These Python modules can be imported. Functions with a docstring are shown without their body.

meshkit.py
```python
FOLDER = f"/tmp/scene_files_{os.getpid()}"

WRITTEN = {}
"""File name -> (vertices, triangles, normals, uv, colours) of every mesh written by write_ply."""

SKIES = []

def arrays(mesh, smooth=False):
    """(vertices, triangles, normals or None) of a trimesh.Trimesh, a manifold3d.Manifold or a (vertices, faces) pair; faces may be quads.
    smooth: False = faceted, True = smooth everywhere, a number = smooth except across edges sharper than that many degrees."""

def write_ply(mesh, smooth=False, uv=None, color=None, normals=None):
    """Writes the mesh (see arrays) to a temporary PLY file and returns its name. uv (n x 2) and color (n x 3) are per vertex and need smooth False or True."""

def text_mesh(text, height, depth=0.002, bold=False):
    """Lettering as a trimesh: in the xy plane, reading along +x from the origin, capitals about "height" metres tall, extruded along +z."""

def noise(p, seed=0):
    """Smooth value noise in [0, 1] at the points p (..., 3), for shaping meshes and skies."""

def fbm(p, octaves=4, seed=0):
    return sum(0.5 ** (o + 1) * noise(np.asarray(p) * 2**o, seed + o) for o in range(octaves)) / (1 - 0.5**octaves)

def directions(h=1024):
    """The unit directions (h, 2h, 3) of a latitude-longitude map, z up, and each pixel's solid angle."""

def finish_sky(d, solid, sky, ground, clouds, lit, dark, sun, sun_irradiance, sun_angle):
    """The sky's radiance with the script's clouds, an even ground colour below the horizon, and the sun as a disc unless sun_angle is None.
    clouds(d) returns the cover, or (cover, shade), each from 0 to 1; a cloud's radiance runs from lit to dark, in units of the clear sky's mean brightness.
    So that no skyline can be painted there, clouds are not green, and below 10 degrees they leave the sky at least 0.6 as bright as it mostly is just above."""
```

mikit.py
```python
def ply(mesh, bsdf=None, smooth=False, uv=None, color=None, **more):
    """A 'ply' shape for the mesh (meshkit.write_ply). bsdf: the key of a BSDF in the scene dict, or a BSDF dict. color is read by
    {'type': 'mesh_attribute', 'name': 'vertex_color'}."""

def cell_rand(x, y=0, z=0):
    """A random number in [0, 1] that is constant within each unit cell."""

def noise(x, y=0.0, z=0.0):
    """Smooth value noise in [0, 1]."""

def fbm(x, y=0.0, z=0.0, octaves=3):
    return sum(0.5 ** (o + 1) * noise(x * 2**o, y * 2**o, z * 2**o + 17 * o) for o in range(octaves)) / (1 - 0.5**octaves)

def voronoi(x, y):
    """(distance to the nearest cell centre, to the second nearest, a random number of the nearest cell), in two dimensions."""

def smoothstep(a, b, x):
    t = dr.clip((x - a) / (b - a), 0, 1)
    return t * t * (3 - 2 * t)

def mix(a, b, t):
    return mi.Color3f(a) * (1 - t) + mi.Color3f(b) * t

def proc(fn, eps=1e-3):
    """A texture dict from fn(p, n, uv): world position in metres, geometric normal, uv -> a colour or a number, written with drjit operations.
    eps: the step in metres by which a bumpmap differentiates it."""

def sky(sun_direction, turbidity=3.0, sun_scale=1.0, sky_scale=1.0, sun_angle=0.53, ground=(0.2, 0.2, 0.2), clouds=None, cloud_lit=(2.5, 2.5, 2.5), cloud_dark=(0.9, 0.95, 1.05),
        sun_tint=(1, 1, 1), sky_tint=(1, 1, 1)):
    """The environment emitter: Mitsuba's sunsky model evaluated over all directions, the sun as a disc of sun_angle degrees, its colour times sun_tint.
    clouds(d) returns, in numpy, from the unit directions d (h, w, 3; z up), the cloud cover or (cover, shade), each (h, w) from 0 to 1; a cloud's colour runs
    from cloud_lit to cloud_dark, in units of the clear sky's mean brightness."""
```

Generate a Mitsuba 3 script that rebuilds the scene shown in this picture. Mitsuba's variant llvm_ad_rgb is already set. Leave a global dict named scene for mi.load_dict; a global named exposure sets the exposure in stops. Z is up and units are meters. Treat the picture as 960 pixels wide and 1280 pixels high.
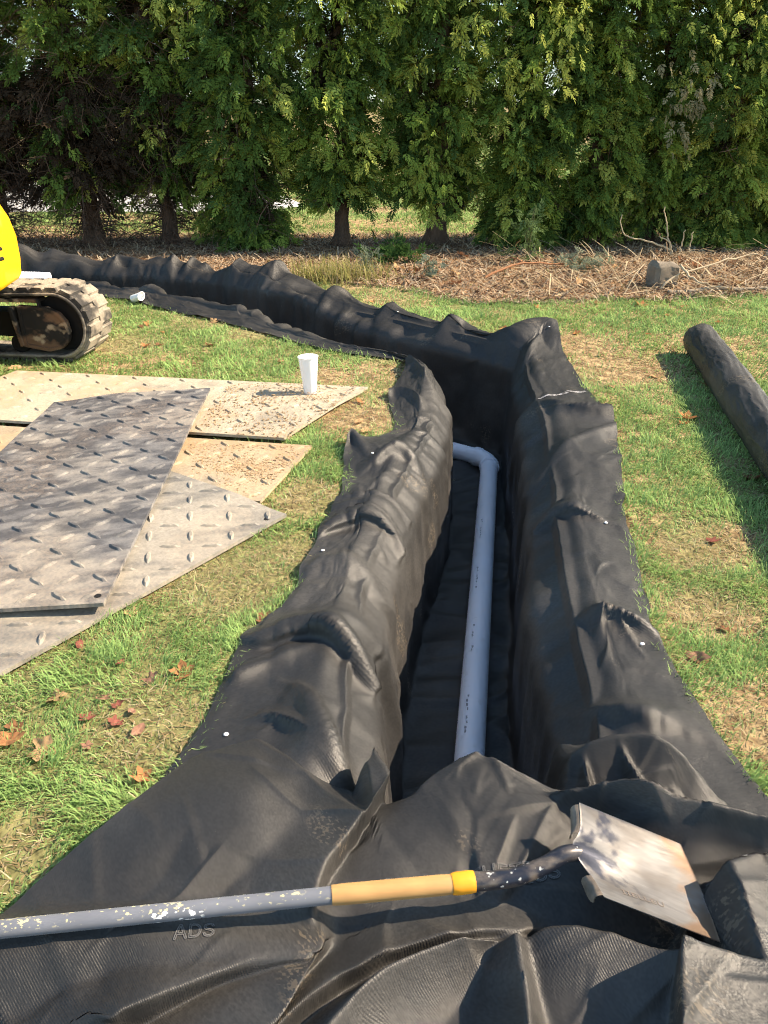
import math, random
import numpy as np, trimesh, shapely
import shapely.geometry as sg
import drjit as dr
import mitsuba as mi
import mikit, meshkit
from mikit import noise as mnoise, fbm as mfbm, voronoi, cell_rand, smoothstep, mix, proc
def fbm(p, octaves=4, seed=0):
    p = np.asarray(p, float)
    if p.shape[-1] == 2: p = np.concatenate([p, np.full(p.shape[:-1] + (1,), 0.37)], -1)
    return meshkit.fbm(p, octaves, seed)
from scipy.interpolate import PchipInterpolator, CubicSpline, LinearNDInterpolator
from scipy.ndimage import gaussian_filter1d, gaussian_filter, map_coordinates
T = mi.ScalarTransform4f
scene, labels = {}, {}

# ------------------------------------------------------------------ camera, light
PITCH, EYE = math.radians(26.5), 1.42
scene['camera'] = {'type': 'perspective', 'fov': 50.23, 'fov_axis': 'x', 'near_clip': 0.05, 'far_clip': 600.0,
                   'to_world': T().look_at(origin=[0, 0, EYE], target=[0, math.cos(PITCH), EYE - math.sin(PITCH)], up=[0, 0, 1])}
ELEV = math.radians(40.0)
SUN_AZ = np.array([1.0, 0.085]); SUN_AZ = SUN_AZ / np.linalg.norm(SUN_AZ)
scene['sky'] = mikit.sky([SUN_AZ[0] * math.cos(ELEV), SUN_AZ[1] * math.cos(ELEV), math.sin(ELEV)], turbidity=3.0, sun_scale=0.8, sky_tint=(1.10, 1.0, 0.85), ground=(0.16, 0.15, 0.10), sun_tint=(0.98, 0.99, 1.04))
exposure = 3.32

# ------------------------------------------------------------------ helpers
rng = np.random.default_rng(7)
COUNT = {}
def numbered(name):
    COUNT[name] = COUNT.get(name, -1) + 1
    return name if COUNT[name] == 0 else f'{name}_{COUNT[name]:03d}'
def add(name, mesh, bsdf, parent=None, smooth=False, uv=None, color=None, to_world=None):
    key = numbered((parent + '__' + name) if parent else name)
    d = mikit.ply(mesh, bsdf, smooth=smooth, uv=uv, color=color) if not isinstance(mesh, dict) else dict(mesh)
    if to_world is not None:
        d['to_world'] = to_world
    scene[key] = d
    return key
def tag(key, label, cat, group=None):
    labels[key] = {'label': label, 'category': cat}
    if group: labels[key]['group'] = group
    return key
def kind(key, k, label=None):
    labels[key] = {'kind': k}
    if label: labels[key]['label'] = label
    return key
def thing(name, label, cat, group=None):
    return tag(numbered(name), label, cat, group)
cat = lambda ms: trimesh.util.concatenate(ms)
def tube(points, radii, sides=8, cap=True):
    p = np.asarray(points, float); r = np.broadcast_to(np.asarray(radii, float), (len(p),))
    t = np.gradient(p, axis=0); t /= np.linalg.norm(t, axis=1, keepdims=True) + 1e-12
    ref = np.array([0, 0, 1.0]) if abs(t[0, 2]) < 0.9 else np.array([1.0, 0, 0])
    a = np.cross(t[0], ref); a /= np.linalg.norm(a)
    A = []
    for i in range(len(p)):
        a = a - t[i] * (a @ t[i]); a = a / (np.linalg.norm(a) + 1e-12); A.append(a)
    A = np.array(A); B = np.cross(t, A)
    ang = np.arange(sides) * 2 * np.pi / sides
    v = p[:, None] + r[:, None, None] * (np.cos(ang)[None, :, None] * A[:, None] + np.sin(ang)[None, :, None] * B[:, None])
    n = len(p)
    i, j = np.meshgrid(np.arange(n - 1), np.arange(sides), indexing='ij'); j2 = (j + 1) % sides
    f = np.vstack([np.stack([i * sides + j, i * sides + j2, (i + 1) * sides + j2], -1).reshape(-1, 3),
                   np.stack([i * sides + j, (i + 1) * sides + j2, (i + 1) * sides + j], -1).reshape(-1, 3)])
    v = v.reshape(-1, 3)
    if cap:
        v = np.vstack([v, p[:1], p[-1:]]); k = np.arange(sides)
        f = np.vstack([f, np.stack([(k + 1) % sides, k, k * 0 + n * sides], 1), np.stack([(n - 1) * sides + k, (n - 1) * sides + (k + 1) % sides, k * 0 + n * sides + 1], 1)])
    return trimesh.Trimesh(v, f, process=False)
def grid_faces(n, m):
    i, j = np.meshgrid(np.arange(n - 1), np.arange(m - 1), indexing='ij')
    a, b, c, d = i * m + j, i * m + j + 1, (i + 1) * m + j + 1, (i + 1) * m + j
    return np.vstack([np.stack([a, b, c], -1).reshape(-1, 3), np.stack([a, c, d], -1).reshape(-1, 3)])
def rbox(sx, sy, sz, r=0.01):
    """A box of full sizes with chamfered edges."""
    pts = []
    for x in (-1, 1):
        for y in (-1, 1):
            for z in (-1, 1):
                for k in range(3):
                    q = np.array([x * (sx / 2 - r), y * (sy / 2 - r), z * (sz / 2 - r)], float)
                    q[k] += (x, y, z)[k] * r
                    pts.append(q)
    return trimesh.convex.convex_hull(np.array(pts))
def smooth01(x):
    x = np.clip(x, 0, 1); return x * x * (3 - 2 * x)

# ------------------------------------------------------------------ materials
def rgb(*c): return {'type': 'rgb', 'value': list(c)}
def pr(color, rough=0.6, spec=0.4, **k):
    return {'type': 'twosided', 'bsdf': {'type': 'principled', 'base_color': color if isinstance(color, dict) else rgb(*color), 'roughness': rough, 'specular': spec, **k}}
VC = {'type': 'mesh_attribute', 'name': 'vertex_color'}

def lawn_color(p, n, uv):
    a = mfbm(p.x * 1.3, p.y * 1.3, 3.0, 4); b = mfbm(p.x * 26, p.y * 26, 1.0, 3); c = mfbm(p.x * 110, p.y * 60, 5.0, 2)
    col = mix((0.19, 0.125, 0.065), (0.33, 0.24, 0.13), smoothstep(0.35, 0.65, b))
    col = mix(col, (0.15, 0.165, 0.06), smoothstep(0.45, 0.62, a) * 0.7)
    return col * (0.35 + 1.3 * c)
scene['m_lawn'] = pr(proc(lawn_color), 0.95, 0.1)
def mulch_color(p, n, uv):
    b = mfbm(p.x * 9, p.y * 9, 1.0, 3); c = mfbm(p.x * 60, p.y * 90, 5.0, 3)
    return mix((0.12, 0.062, 0.032), (0.30, 0.18, 0.095), smoothstep(0.3, 0.7, b)) * (0.5 + 1.0 * c)
scene['m_mulch'] = pr(proc(mulch_color), 0.95, 0.1)
scene['m_earth'] = pr((0.10, 0.065, 0.04), 0.95, 0.1)
scene['m_road'] = pr(proc(lambda p, n, uv: mix((0.42, 0.41, 0.39), (0.5, 0.49, 0.47), mfbm(p.x * 2, p.y * 2, 0.0, 3))), 0.9, 0.2)
scene['m_grass'] = {'type': 'principledthin', 'base_color': VC, 'roughness': 0.4, 'spec_trans': 0.0, 'diff_trans': 0.7, 'eta': 1.4}
scene['m_litter'] = pr(VC, 0.9, 0.15)
scene['m_foliage'] = {'type': 'principledthin', 'base_color': VC, 'roughness': 0.45, 'spec_trans': 0.0, 'diff_trans': 0.8, 'eta': 1.4}
scene['m_leaf'] = {'type': 'principledthin', 'base_color': VC, 'roughness': 0.55, 'spec_trans': 0.0, 'diff_trans': 0.5, 'eta': 1.35}
def bark_color(p, n, uv):
    return mix((0.055, 0.038, 0.027), (0.16, 0.105, 0.075), mfbm(p.x * 30, p.y * 30, p.z * 5, 3))
scene['m_bark'] = pr(proc(bark_color), 0.9, 0.15)
scene['m_twig'] = pr(VC, 0.9, 0.1)

# geotextile: calendered felt with fine lines of needle punching (uv in metres along the cloth), dust and dry soil smears
def cloth_color(p, n, uv):
    u, v = uv.x, uv.y
    dust = smoothstep(0.46, 0.78, mfbm(u * 3.1, v * 3.1, 2.0, 4))
    fib = mfbm(u * 230, v * 170, 7.0, 2)
    spots = smoothstep(0.76, 0.86, mfbm(u * 6 + 31, v * 6, 9.0, 2)) * smoothstep(0.52, 0.75, mfbm(u * 160, v * 160, 3.0, 2))
    col = mix((0.0165, 0.0160, 0.0155), (0.038, 0.0360, 0.0335), dust) * (0.7 + 0.6 * fib)
    return mix(col, (0.22, 0.17, 0.11), spots * 0.33)
def cloth_rough(p, n, uv):
    return 0.47 + 0.16 * mfbm(uv.x * 4, uv.y * 4, 4.0, 3)
def cloth_bump(p, n, uv):
    u, v = uv.x, uv.y
    w = u * 0.82 + v * 0.57 + 0.0025 * mfbm(u * 9, v * 9, 0.0, 2)
    lines = dr.sin(w * 2 * math.pi / 0.0052) * (0.35 + 0.9 * mfbm(u * 60, v * 60, 2.0, 2))
    return 0.13 * lines + 0.38 * mfbm(u * 330, v * 330, 1.0, 2) + 0.22 * mfbm(u * 45, v * 35, 6.0, 2)
scene['m_cloth'] = {'type': 'twosided', 'bsdf': {'type': 'bumpmap', 'arbitrary': proc(cloth_bump, 7e-4), 'scale': 0.0017,
    'bsdf': {'type': 'principled', 'base_color': proc(cloth_color), 'roughness': proc(cloth_rough), 'specular': 0.58, 'sheen': 0.4}}}
scene['m_print'] = pr((0.11, 0.11, 0.11), 0.6, 0.3)
scene['m_chalk'] = pr(proc(lambda p, n, uv: mix((0.05, 0.05, 0.05), (0.34, 0.34, 0.35), smoothstep(0.3, 0.6, mfbm(p.x * 60, p.y * 60, 0.0, 3)))), 0.9, 0.1)

def pipe_color(p, n, uv):
    s = smoothstep(0.66, 0.74, mfbm(p.x * 25, p.y * 25, p.z * 25, 3))
    return mix((0.82, 0.86, 0.96), (0.60, 0.60, 0.60), s * 0.3) * (0.93 + 0.12 * mfbm(p.x * 4, p.y * 4, p.z * 4, 2))
scene['m_pipe'] = pr(proc(pipe_color), 0.38, 0.45)
scene['m_ink'] = pr((0.26, 0.27, 0.31), 0.6, 0.2)

def mat_tex(dark, mid, dusty, amount, soil, scratch):
    def f(p, n, uv):
        big = mfbm(p.x * 2.6, p.y * 2.6, 1.0 + amount * 9, 4)
        st = mfbm(p.x * scratch[0] + p.y * scratch[1], p.y * scratch[2] - p.x * scratch[3], 4.0 + amount, 3)
        fine = mfbm(p.x * 130, p.y * 130, 2.0, 2)
        c = mix(dark, mid, smoothstep(0.35, 0.65, st))
        c = mix(c, dusty, smoothstep(0.62 - amount * 0.5, 0.95 - amount * 0.5, big * 0.6 + st * 0.4))
        c = mix(c, (0.36, 0.235, 0.125), soil * smoothstep(0.42, 0.6, mfbm(p.x * 3.4 + 7, p.y * 3.4, 8.0, 4)) * smoothstep(0.35, 0.6, fine * 0.5 + 0.25))
        return c * (0.82 + 0.36 * fine)
    return proc(f)
def mat_bsdf(tex):
    return {'type': 'twosided', 'bsdf': {'type': 'bumpmap', 'arbitrary': proc(MATB, 1e-3), 'scale': 0.0025,
            'bsdf': {'type': 'principled', 'base_color': tex, 'roughness': 0.62, 'specular': 0.35}}}
MATB = lambda p, n, uv: mfbm(p.x * 45, p.y * 45, 3.0, 3)
scene['m_mat_tan'] = mat_bsdf(mat_tex((0.24, 0.215, 0.17), (0.34, 0.30, 0.235), (0.40, 0.345, 0.26), 0.75, 0.6, (8, 2, 8, 2)))
scene['m_mat_soil'] = mat_bsdf(mat_tex((0.20, 0.185, 0.155), (0.31, 0.27, 0.205), (0.40, 0.31, 0.2), 0.7, 0.95, (8, 2, 8, 2)))
scene['m_mat_pale'] = mat_bsdf(mat_tex((0.14, 0.135, 0.125), (0.24, 0.225, 0.195), (0.33, 0.295, 0.24), 0.6, 0.12, (5, 5, 18, 6)))
scene['m_mat_dark'] = mat_bsdf(mat_tex((0.07, 0.07, 0.074), (0.15, 0.147, 0.147), (0.32, 0.285, 0.235), 0.38, 0.12, (9, 5, 22, 8)))
scene['m_foam'] = {'type': 'twosided', 'bsdf': {'type': 'principled', 'base_color': rgb(0.86, 0.86, 0.85), 'roughness': 0.5, 'specular': 0.35}}
scene['m_black'] = pr((0.012, 0.012, 0.012), 0.7, 0.3)

# ------------------------------------------------------------------ cloth machinery
def ridge(X, Y, pts, hs, wl, wr, p=1.0):
    """Height of a fold whose crest runs along pts; wl, wr: how wide it falls off left and right of its direction."""
    pts = np.asarray(pts, float); best = np.full(X.shape, 1e9); out = np.zeros(X.shape)
    hs = np.broadcast_to(np.asarray(hs, float), (len(pts),))
    if len(pts) > 2:                                  # a flowing line through the points
        k = np.arange(len(pts)); kk = np.linspace(0, len(pts) - 1, 3 * len(pts) - 2)
        hs = PchipInterpolator(k, hs)(kk); pts = CubicSpline(k, pts)(kk)
    for a, b, ha, hb in zip(pts[:-1], pts[1:], hs[:-1], hs[1:]):
        d = b - a; L2 = d @ d
        t = np.clip(((X - a[0]) * d[0] + (Y - a[1]) * d[1]) / L2, 0, 1)
        ex, ey = X - a[0] - t * d[0], Y - a[1] - t * d[1]
        dist = np.hypot(ex, ey); side = d[0] * ey - d[1] * ex
        w = np.where(side > 0, wl, wr)
        h = (ha + (hb - ha) * t) * (np.exp(-(dist / w) ** 2 * 0.5) if p == 2 else np.exp(-dist / w) * (1 + 0.0 * dist))
        closer = dist < best
        out = np.where(closer, h, out); best = np.minimum(best, dist)
    return out
def smax(a, b, k=0.012):
    h = np.clip(0.5 + 0.5 * (a - b) / k, 0, 1)
    return b * (1 - h) + a * h + k * h * (1 - h)
def facets(A, B, space, sd, soft=1.0):
    """Crumpled cloth: random heights (-1..1) joined by flat facets; A, B: coordinates in metres along the cloth."""
    g = np.random.default_rng(sd); a0, a1, b0, b1 = A.min(), A.max(), B.min(), B.max()
    n = int((a1 - a0 + 2 * space) * (b1 - b0 + 2 * space) / space ** 2)
    p = np.column_stack([g.uniform(a0 - space, a1 + space, n), g.uniform(b0 - space, b1 + space, n)])
    p = np.vstack([p, [[a0 - 2, b0 - 2], [a1 + 2, b0 - 2], [a0 - 2, b1 + 2], [a1 + 2, b1 + 2]]])
    Z = LinearNDInterpolator(p, g.uniform(-1, 1, len(p)))(A, B)
    return gaussian_filter(Z, soft)
def creases(A, B, segs):
    """Sharp narrow folds: (polyline, height, wl, wr) in the coordinates A, B."""
    Z = np.zeros(A.shape)
    for pts, h, wl, wr in segs:
        p = np.asarray(pts, float); w = 5 * max(wl, wr)
        q = (A > p[:, 0].min() - w) & (A < p[:, 0].max() + w) & (B > p[:, 1].min() - w) & (B < p[:, 1].max() + w)
        if q.any(): Z[q] = np.maximum(Z[q], ridge(A[q], B[q], p, h, wl, wr))
    return Z
def grid_normals(X):
    du = np.gradient(X, axis=0); dv = np.gradient(X, axis=1)
    n = np.cross(du, dv); return n / (np.linalg.norm(n, axis=2, keepdims=True) + 1e-12)
def relax(X, base, N, excess, iters, hold, bend=0.35, lift=0.0):
    """Position based cloth: rest lengths a little longer than the laid-out surface, so that the spare cloth buckles; it may not sink below base."""
    X = X.astype(np.float32).copy(); base = base.astype(np.float32); N = N.astype(np.float32)
    ex = (1 + excess).astype(np.float32)
    batches = []
    n, m = X.shape[:2]
    def pairs(di, dj):
        i0, i1 = (0, n - di); j0, j1 = (max(0, -dj), m - max(0, dj))
        step_i = 2 * di if di else 1; step_j = 2 * abs(dj) if (dj and not di) else 1
        res = []
        if di:
            for off in range(di):
                for par in (0, 1):
                    ii = slice(i0 + off + par * di, i1, 2 * di)
                    jj = slice(j0, j1)
                    ib = slice(i0 + off + par * di + di, i1 + di, 2 * di); jb = slice(j0 + dj, j1 + dj)
                    res.append(((ii, jj), (ib, jb)))
        else:
            for off in range(dj):
                for par in (0, 1):
                    res.append(((slice(0, n), slice(off + par * dj, m - dj, 2 * dj)), (slice(0, n), slice(off + par * dj + dj, m, 2 * dj))))
        return res
    for (di, dj, k) in ((1, 0, 1.0), (0, 1, 1.0), (1, 1, 0.6), (1, -1, 0.6), (2, 0, bend), (0, 2, bend), (5, 0, .25), (0, 5, .25)):
        for a, b in pairs(di, dj):
            if X[a].size == 0 or X[b].size == 0: continue
            L = np.linalg.norm(base[a] - base[b], axis=2) * 0.5 * (ex[a] + ex[b])
            if di + abs(dj) > 2: L = L * 0.997
            batches.append((a, b, L.astype(np.float32), k))
    hold = hold[..., None].astype(np.float32)
    for it in range(iters):
        X += lift * N * (1 if it < iters * 0.4 else 0)
        for a, b, L, k in batches:
            d = X[b] - X[a]; l = np.sqrt((d * d).sum(2)) + 1e-9
            c = (0.5 * k * (l - L) / l)[..., None] * d
            X[a] += c; X[b] -= c
        X += hold * (base - X)
        depth = ((X - base) * N).sum(2, keepdims=True)
        X -= N * np.minimum(depth + 0.002, 0)
    return X.astype(float)
def cloth_uv(X):
    z = lambda a, ax: np.concatenate([np.zeros_like(a[:1] if ax == 0 else a[:, :1]), np.cumsum(a, ax)], ax)
    u = z(np.linalg.norm(np.diff(X, axis=0), axis=2), 0); v = z(np.linalg.norm(np.diff(X, axis=1), axis=2), 1)
    u, v = gaussian_filter(u, 14, mode='nearest'), gaussian_filter(v, 14, mode='nearest')
    return np.stack([u.ravel(), v.ravel()], 1)
# ------------------------------------------------------------------ layout of the trench (metres)
# stations: left edge, left lip, right lip, right edge of the cloth that lines the trench
ST = np.array([
    [-.62, 1.26, -.08, 1.30, .42, 1.30, .95, 1.22], [-.50, 1.50, -.05, 1.52, .43, 1.50, .86, 1.42],
    [-.446, 1.74, -.02, 1.76, .44, 1.75, .825, 1.75], [-.425, 2.0, .02, 2.0, .46, 2.0, .81, 2.0],
    [-.31, 2.18, .045, 2.2, .48, 2.2, .84, 2.2], [-.28, 2.40, .07, 2.42, .505, 2.45, .88, 2.45],
    [-.23, 2.68, .11, 2.7, .54, 2.75, .92, 2.76], [-.175, 3.08, .17, 3.1, .60, 3.1, 1.0, 3.12],
    [-.185, 3.50, .235, 3.48, .645, 3.5, 1.08, 3.5], [.05, 3.74, .275, 3.8, .69, 3.85, 1.14, 3.9],
    [.02, 4.22, .31, 4.15, .73, 4.25, 1.13, 4.5], [.12, 4.66, .335, 4.5, .78, 4.72, 1.14, 5.05],
    [.10, 4.90, .27, 4.88, .82, 5.04, 1.15, 5.5], [-.06, 4.99, .10, 5.12, .64, 5.30, .82, 5.50],
    [-.30, 5.10, -.12, 5.27, .37, 5.56, .60, 5.72], [-.52, 5.26, -.36, 5.45, .05, 5.86, .26, 6.02],
    [-.82, 5.57, -.68, 5.73, -.30, 6.18, -.10, 6.40], [-1.21, 5.92, -1.06, 6.07, -.68, 6.54, -.5, 6.80],
    [-1.71, 6.31, -1.58, 6.46, -1.2, 6.92, -1.05, 7.12], [-2.15, 6.68, -2.05, 6.83, -1.75, 7.24, -1.72, 7.5],
    [-2.6, 6.86, -2.58, 7.0, -2.5, 7.42, -2.55, 7.66], [-3.3, 6.93, -3.3, 7.06, -3.3, 7.48, -3.3, 7.72], [-5.0, 6.95, -5.0, 7.08, -5.0, 7.5, -5.0, 7.74]])
mid = (ST[:, 2:4] + ST[:, 4:6]) / 2
ST[2:9, 2] -= [.03, .05, .06, .07, .07, .06, .03]; ST[2:10, 4] += .015
sk = np.concatenate([[0], np.cumsum(np.linalg.norm(np.diff(mid, axis=0), axis=1))])
def rows(s): return np.stack([PchipInterpolator(sk, ST[:, i])(s) for i in range(8)], 1)
s_dense = np.linspace(0, sk[-1], 160)
R = rows(s_dense)
LIP = sg.Polygon(np.vstack([R[:, 2:4], R[::-1, 4:6]])).buffer(0.0)
CLOTH_AREA = sg.Polygon(np.vstack([R[:, 0:2], R[::-1, 6:8]])).buffer(0.0)
FRONT_EDGE = np.array([[-1.2, .80], [-.78, 1.02], [-.718, 1.103], [-.639, 1.241], [-.459, 1.505], [-.310, 1.575], [-.210, 1.502], [-.135, 1.428], [-.028, 1.345]])
FRONT_AREA = sg.Polygon(np.vstack([FRONT_EDGE, [[.45, 1.46], [.62, 1.46], [.735, 1.33], [.83, 1.27], [.95, 1.15], [1.3, .9], [1.3, .2], [-1.2, .2]]]))

# ------------------------------------------------------------------ ground
def flat(poly, z, spacing=None):
    v, f = trimesh.creation.triangulate_polygon(poly, engine='earcut')
    return trimesh.Trimesh(np.column_stack([v, np.full(len(v), z)]), f, process=False)
HOLE = shapely.union_all([LIP.buffer(0.035), LIP.intersection(sg.box(-5, 4.5, 5, 9)).buffer(.10), LIP.intersection(sg.box(-5, 0, 5, 4.75)).buffer(.17)]).intersection(CLOTH_AREA.buffer(-.02)).union(LIP).buffer(.02).buffer(-.02)
HOLE = max(getattr(HOLE, 'geoms', [HOLE]), key=lambda q: q.area)
HOLE = sg.Polygon(HOLE.exterior)
HOLE = HOLE.simplify(.002)
bx = HOLE.bounds; lawn = []                        # in pieces that hold no ring, so that no sliver crosses the trench
for a_ in (sg.box(-200, -100, 200, 1.0), sg.box(-200, 9.0, 200, 400), sg.box(-200, 1.0, bx[0] - .01, 9.0), sg.box(bx[2] + .01, 1.0, 200, 9.0)): lawn.append(a_)
ys = np.linspace(1.0, 9.0, 41)
for y0, y1 in zip(ys[:-1], ys[1:]):
    q = sg.box(bx[0] - .01, y0, bx[2] + .01, y1).difference(HOLE); lawn += [g_ for g_ in getattr(q, 'geoms', [q]) if g_.area > 1e-9]
kind(add('lawn', cat([flat(q, 0.0) for q in lawn]), 'm_lawn'), 'structure')
ring = np.array(HOLE.exterior.coords)[:, :2]; n = len(ring)
v = np.vstack([np.column_stack([ring, np.full(n, -0.004)]), np.column_stack([ring, np.full(n, -0.80)])])
i = np.arange(n - 1); wall = np.vstack([np.stack([i, i + 1, i + 1 + n], 1), np.stack([i, i + 1 + n, i + n], 1)])
kind(add('trench_earth', cat([trimesh.Trimesh(v, wall, process=False), flat(HOLE, -0.80)]), 'm_earth'), 'structure')
bed_front = np.array([[-9, 8.1], [-3.6, 7.9], [-2.0, 7.75], [-1.0, 7.6], [-.5, 7.45], [.15, 7.2], [.75, 6.55], [1.3, 6.62], [1.81, 6.75], [2.3, 6.7], [2.77, 6.85], [3.4, 6.9], [5, 7.1], [9, 7.2]])
BED = sg.Polygon(np.vstack([bed_front, [[9, 10.4], [5, 10.6], [0, 10.3], [-9, 10.5]]])).buffer(0.12).buffer(-0.12)
kind(add('mulch_bed', flat(BED.difference(HOLE), 0.006), 'm_mulch'), 'structure')
ROAD = sg.Polygon([(-60, 13.2), (-1.9, 12.6), (-1.2, 13.4), (-2.6, 17.5), (-60, 19)])
kind(add('pavement', flat(ROAD, 0.012), 'm_road'), 'structure')

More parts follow.
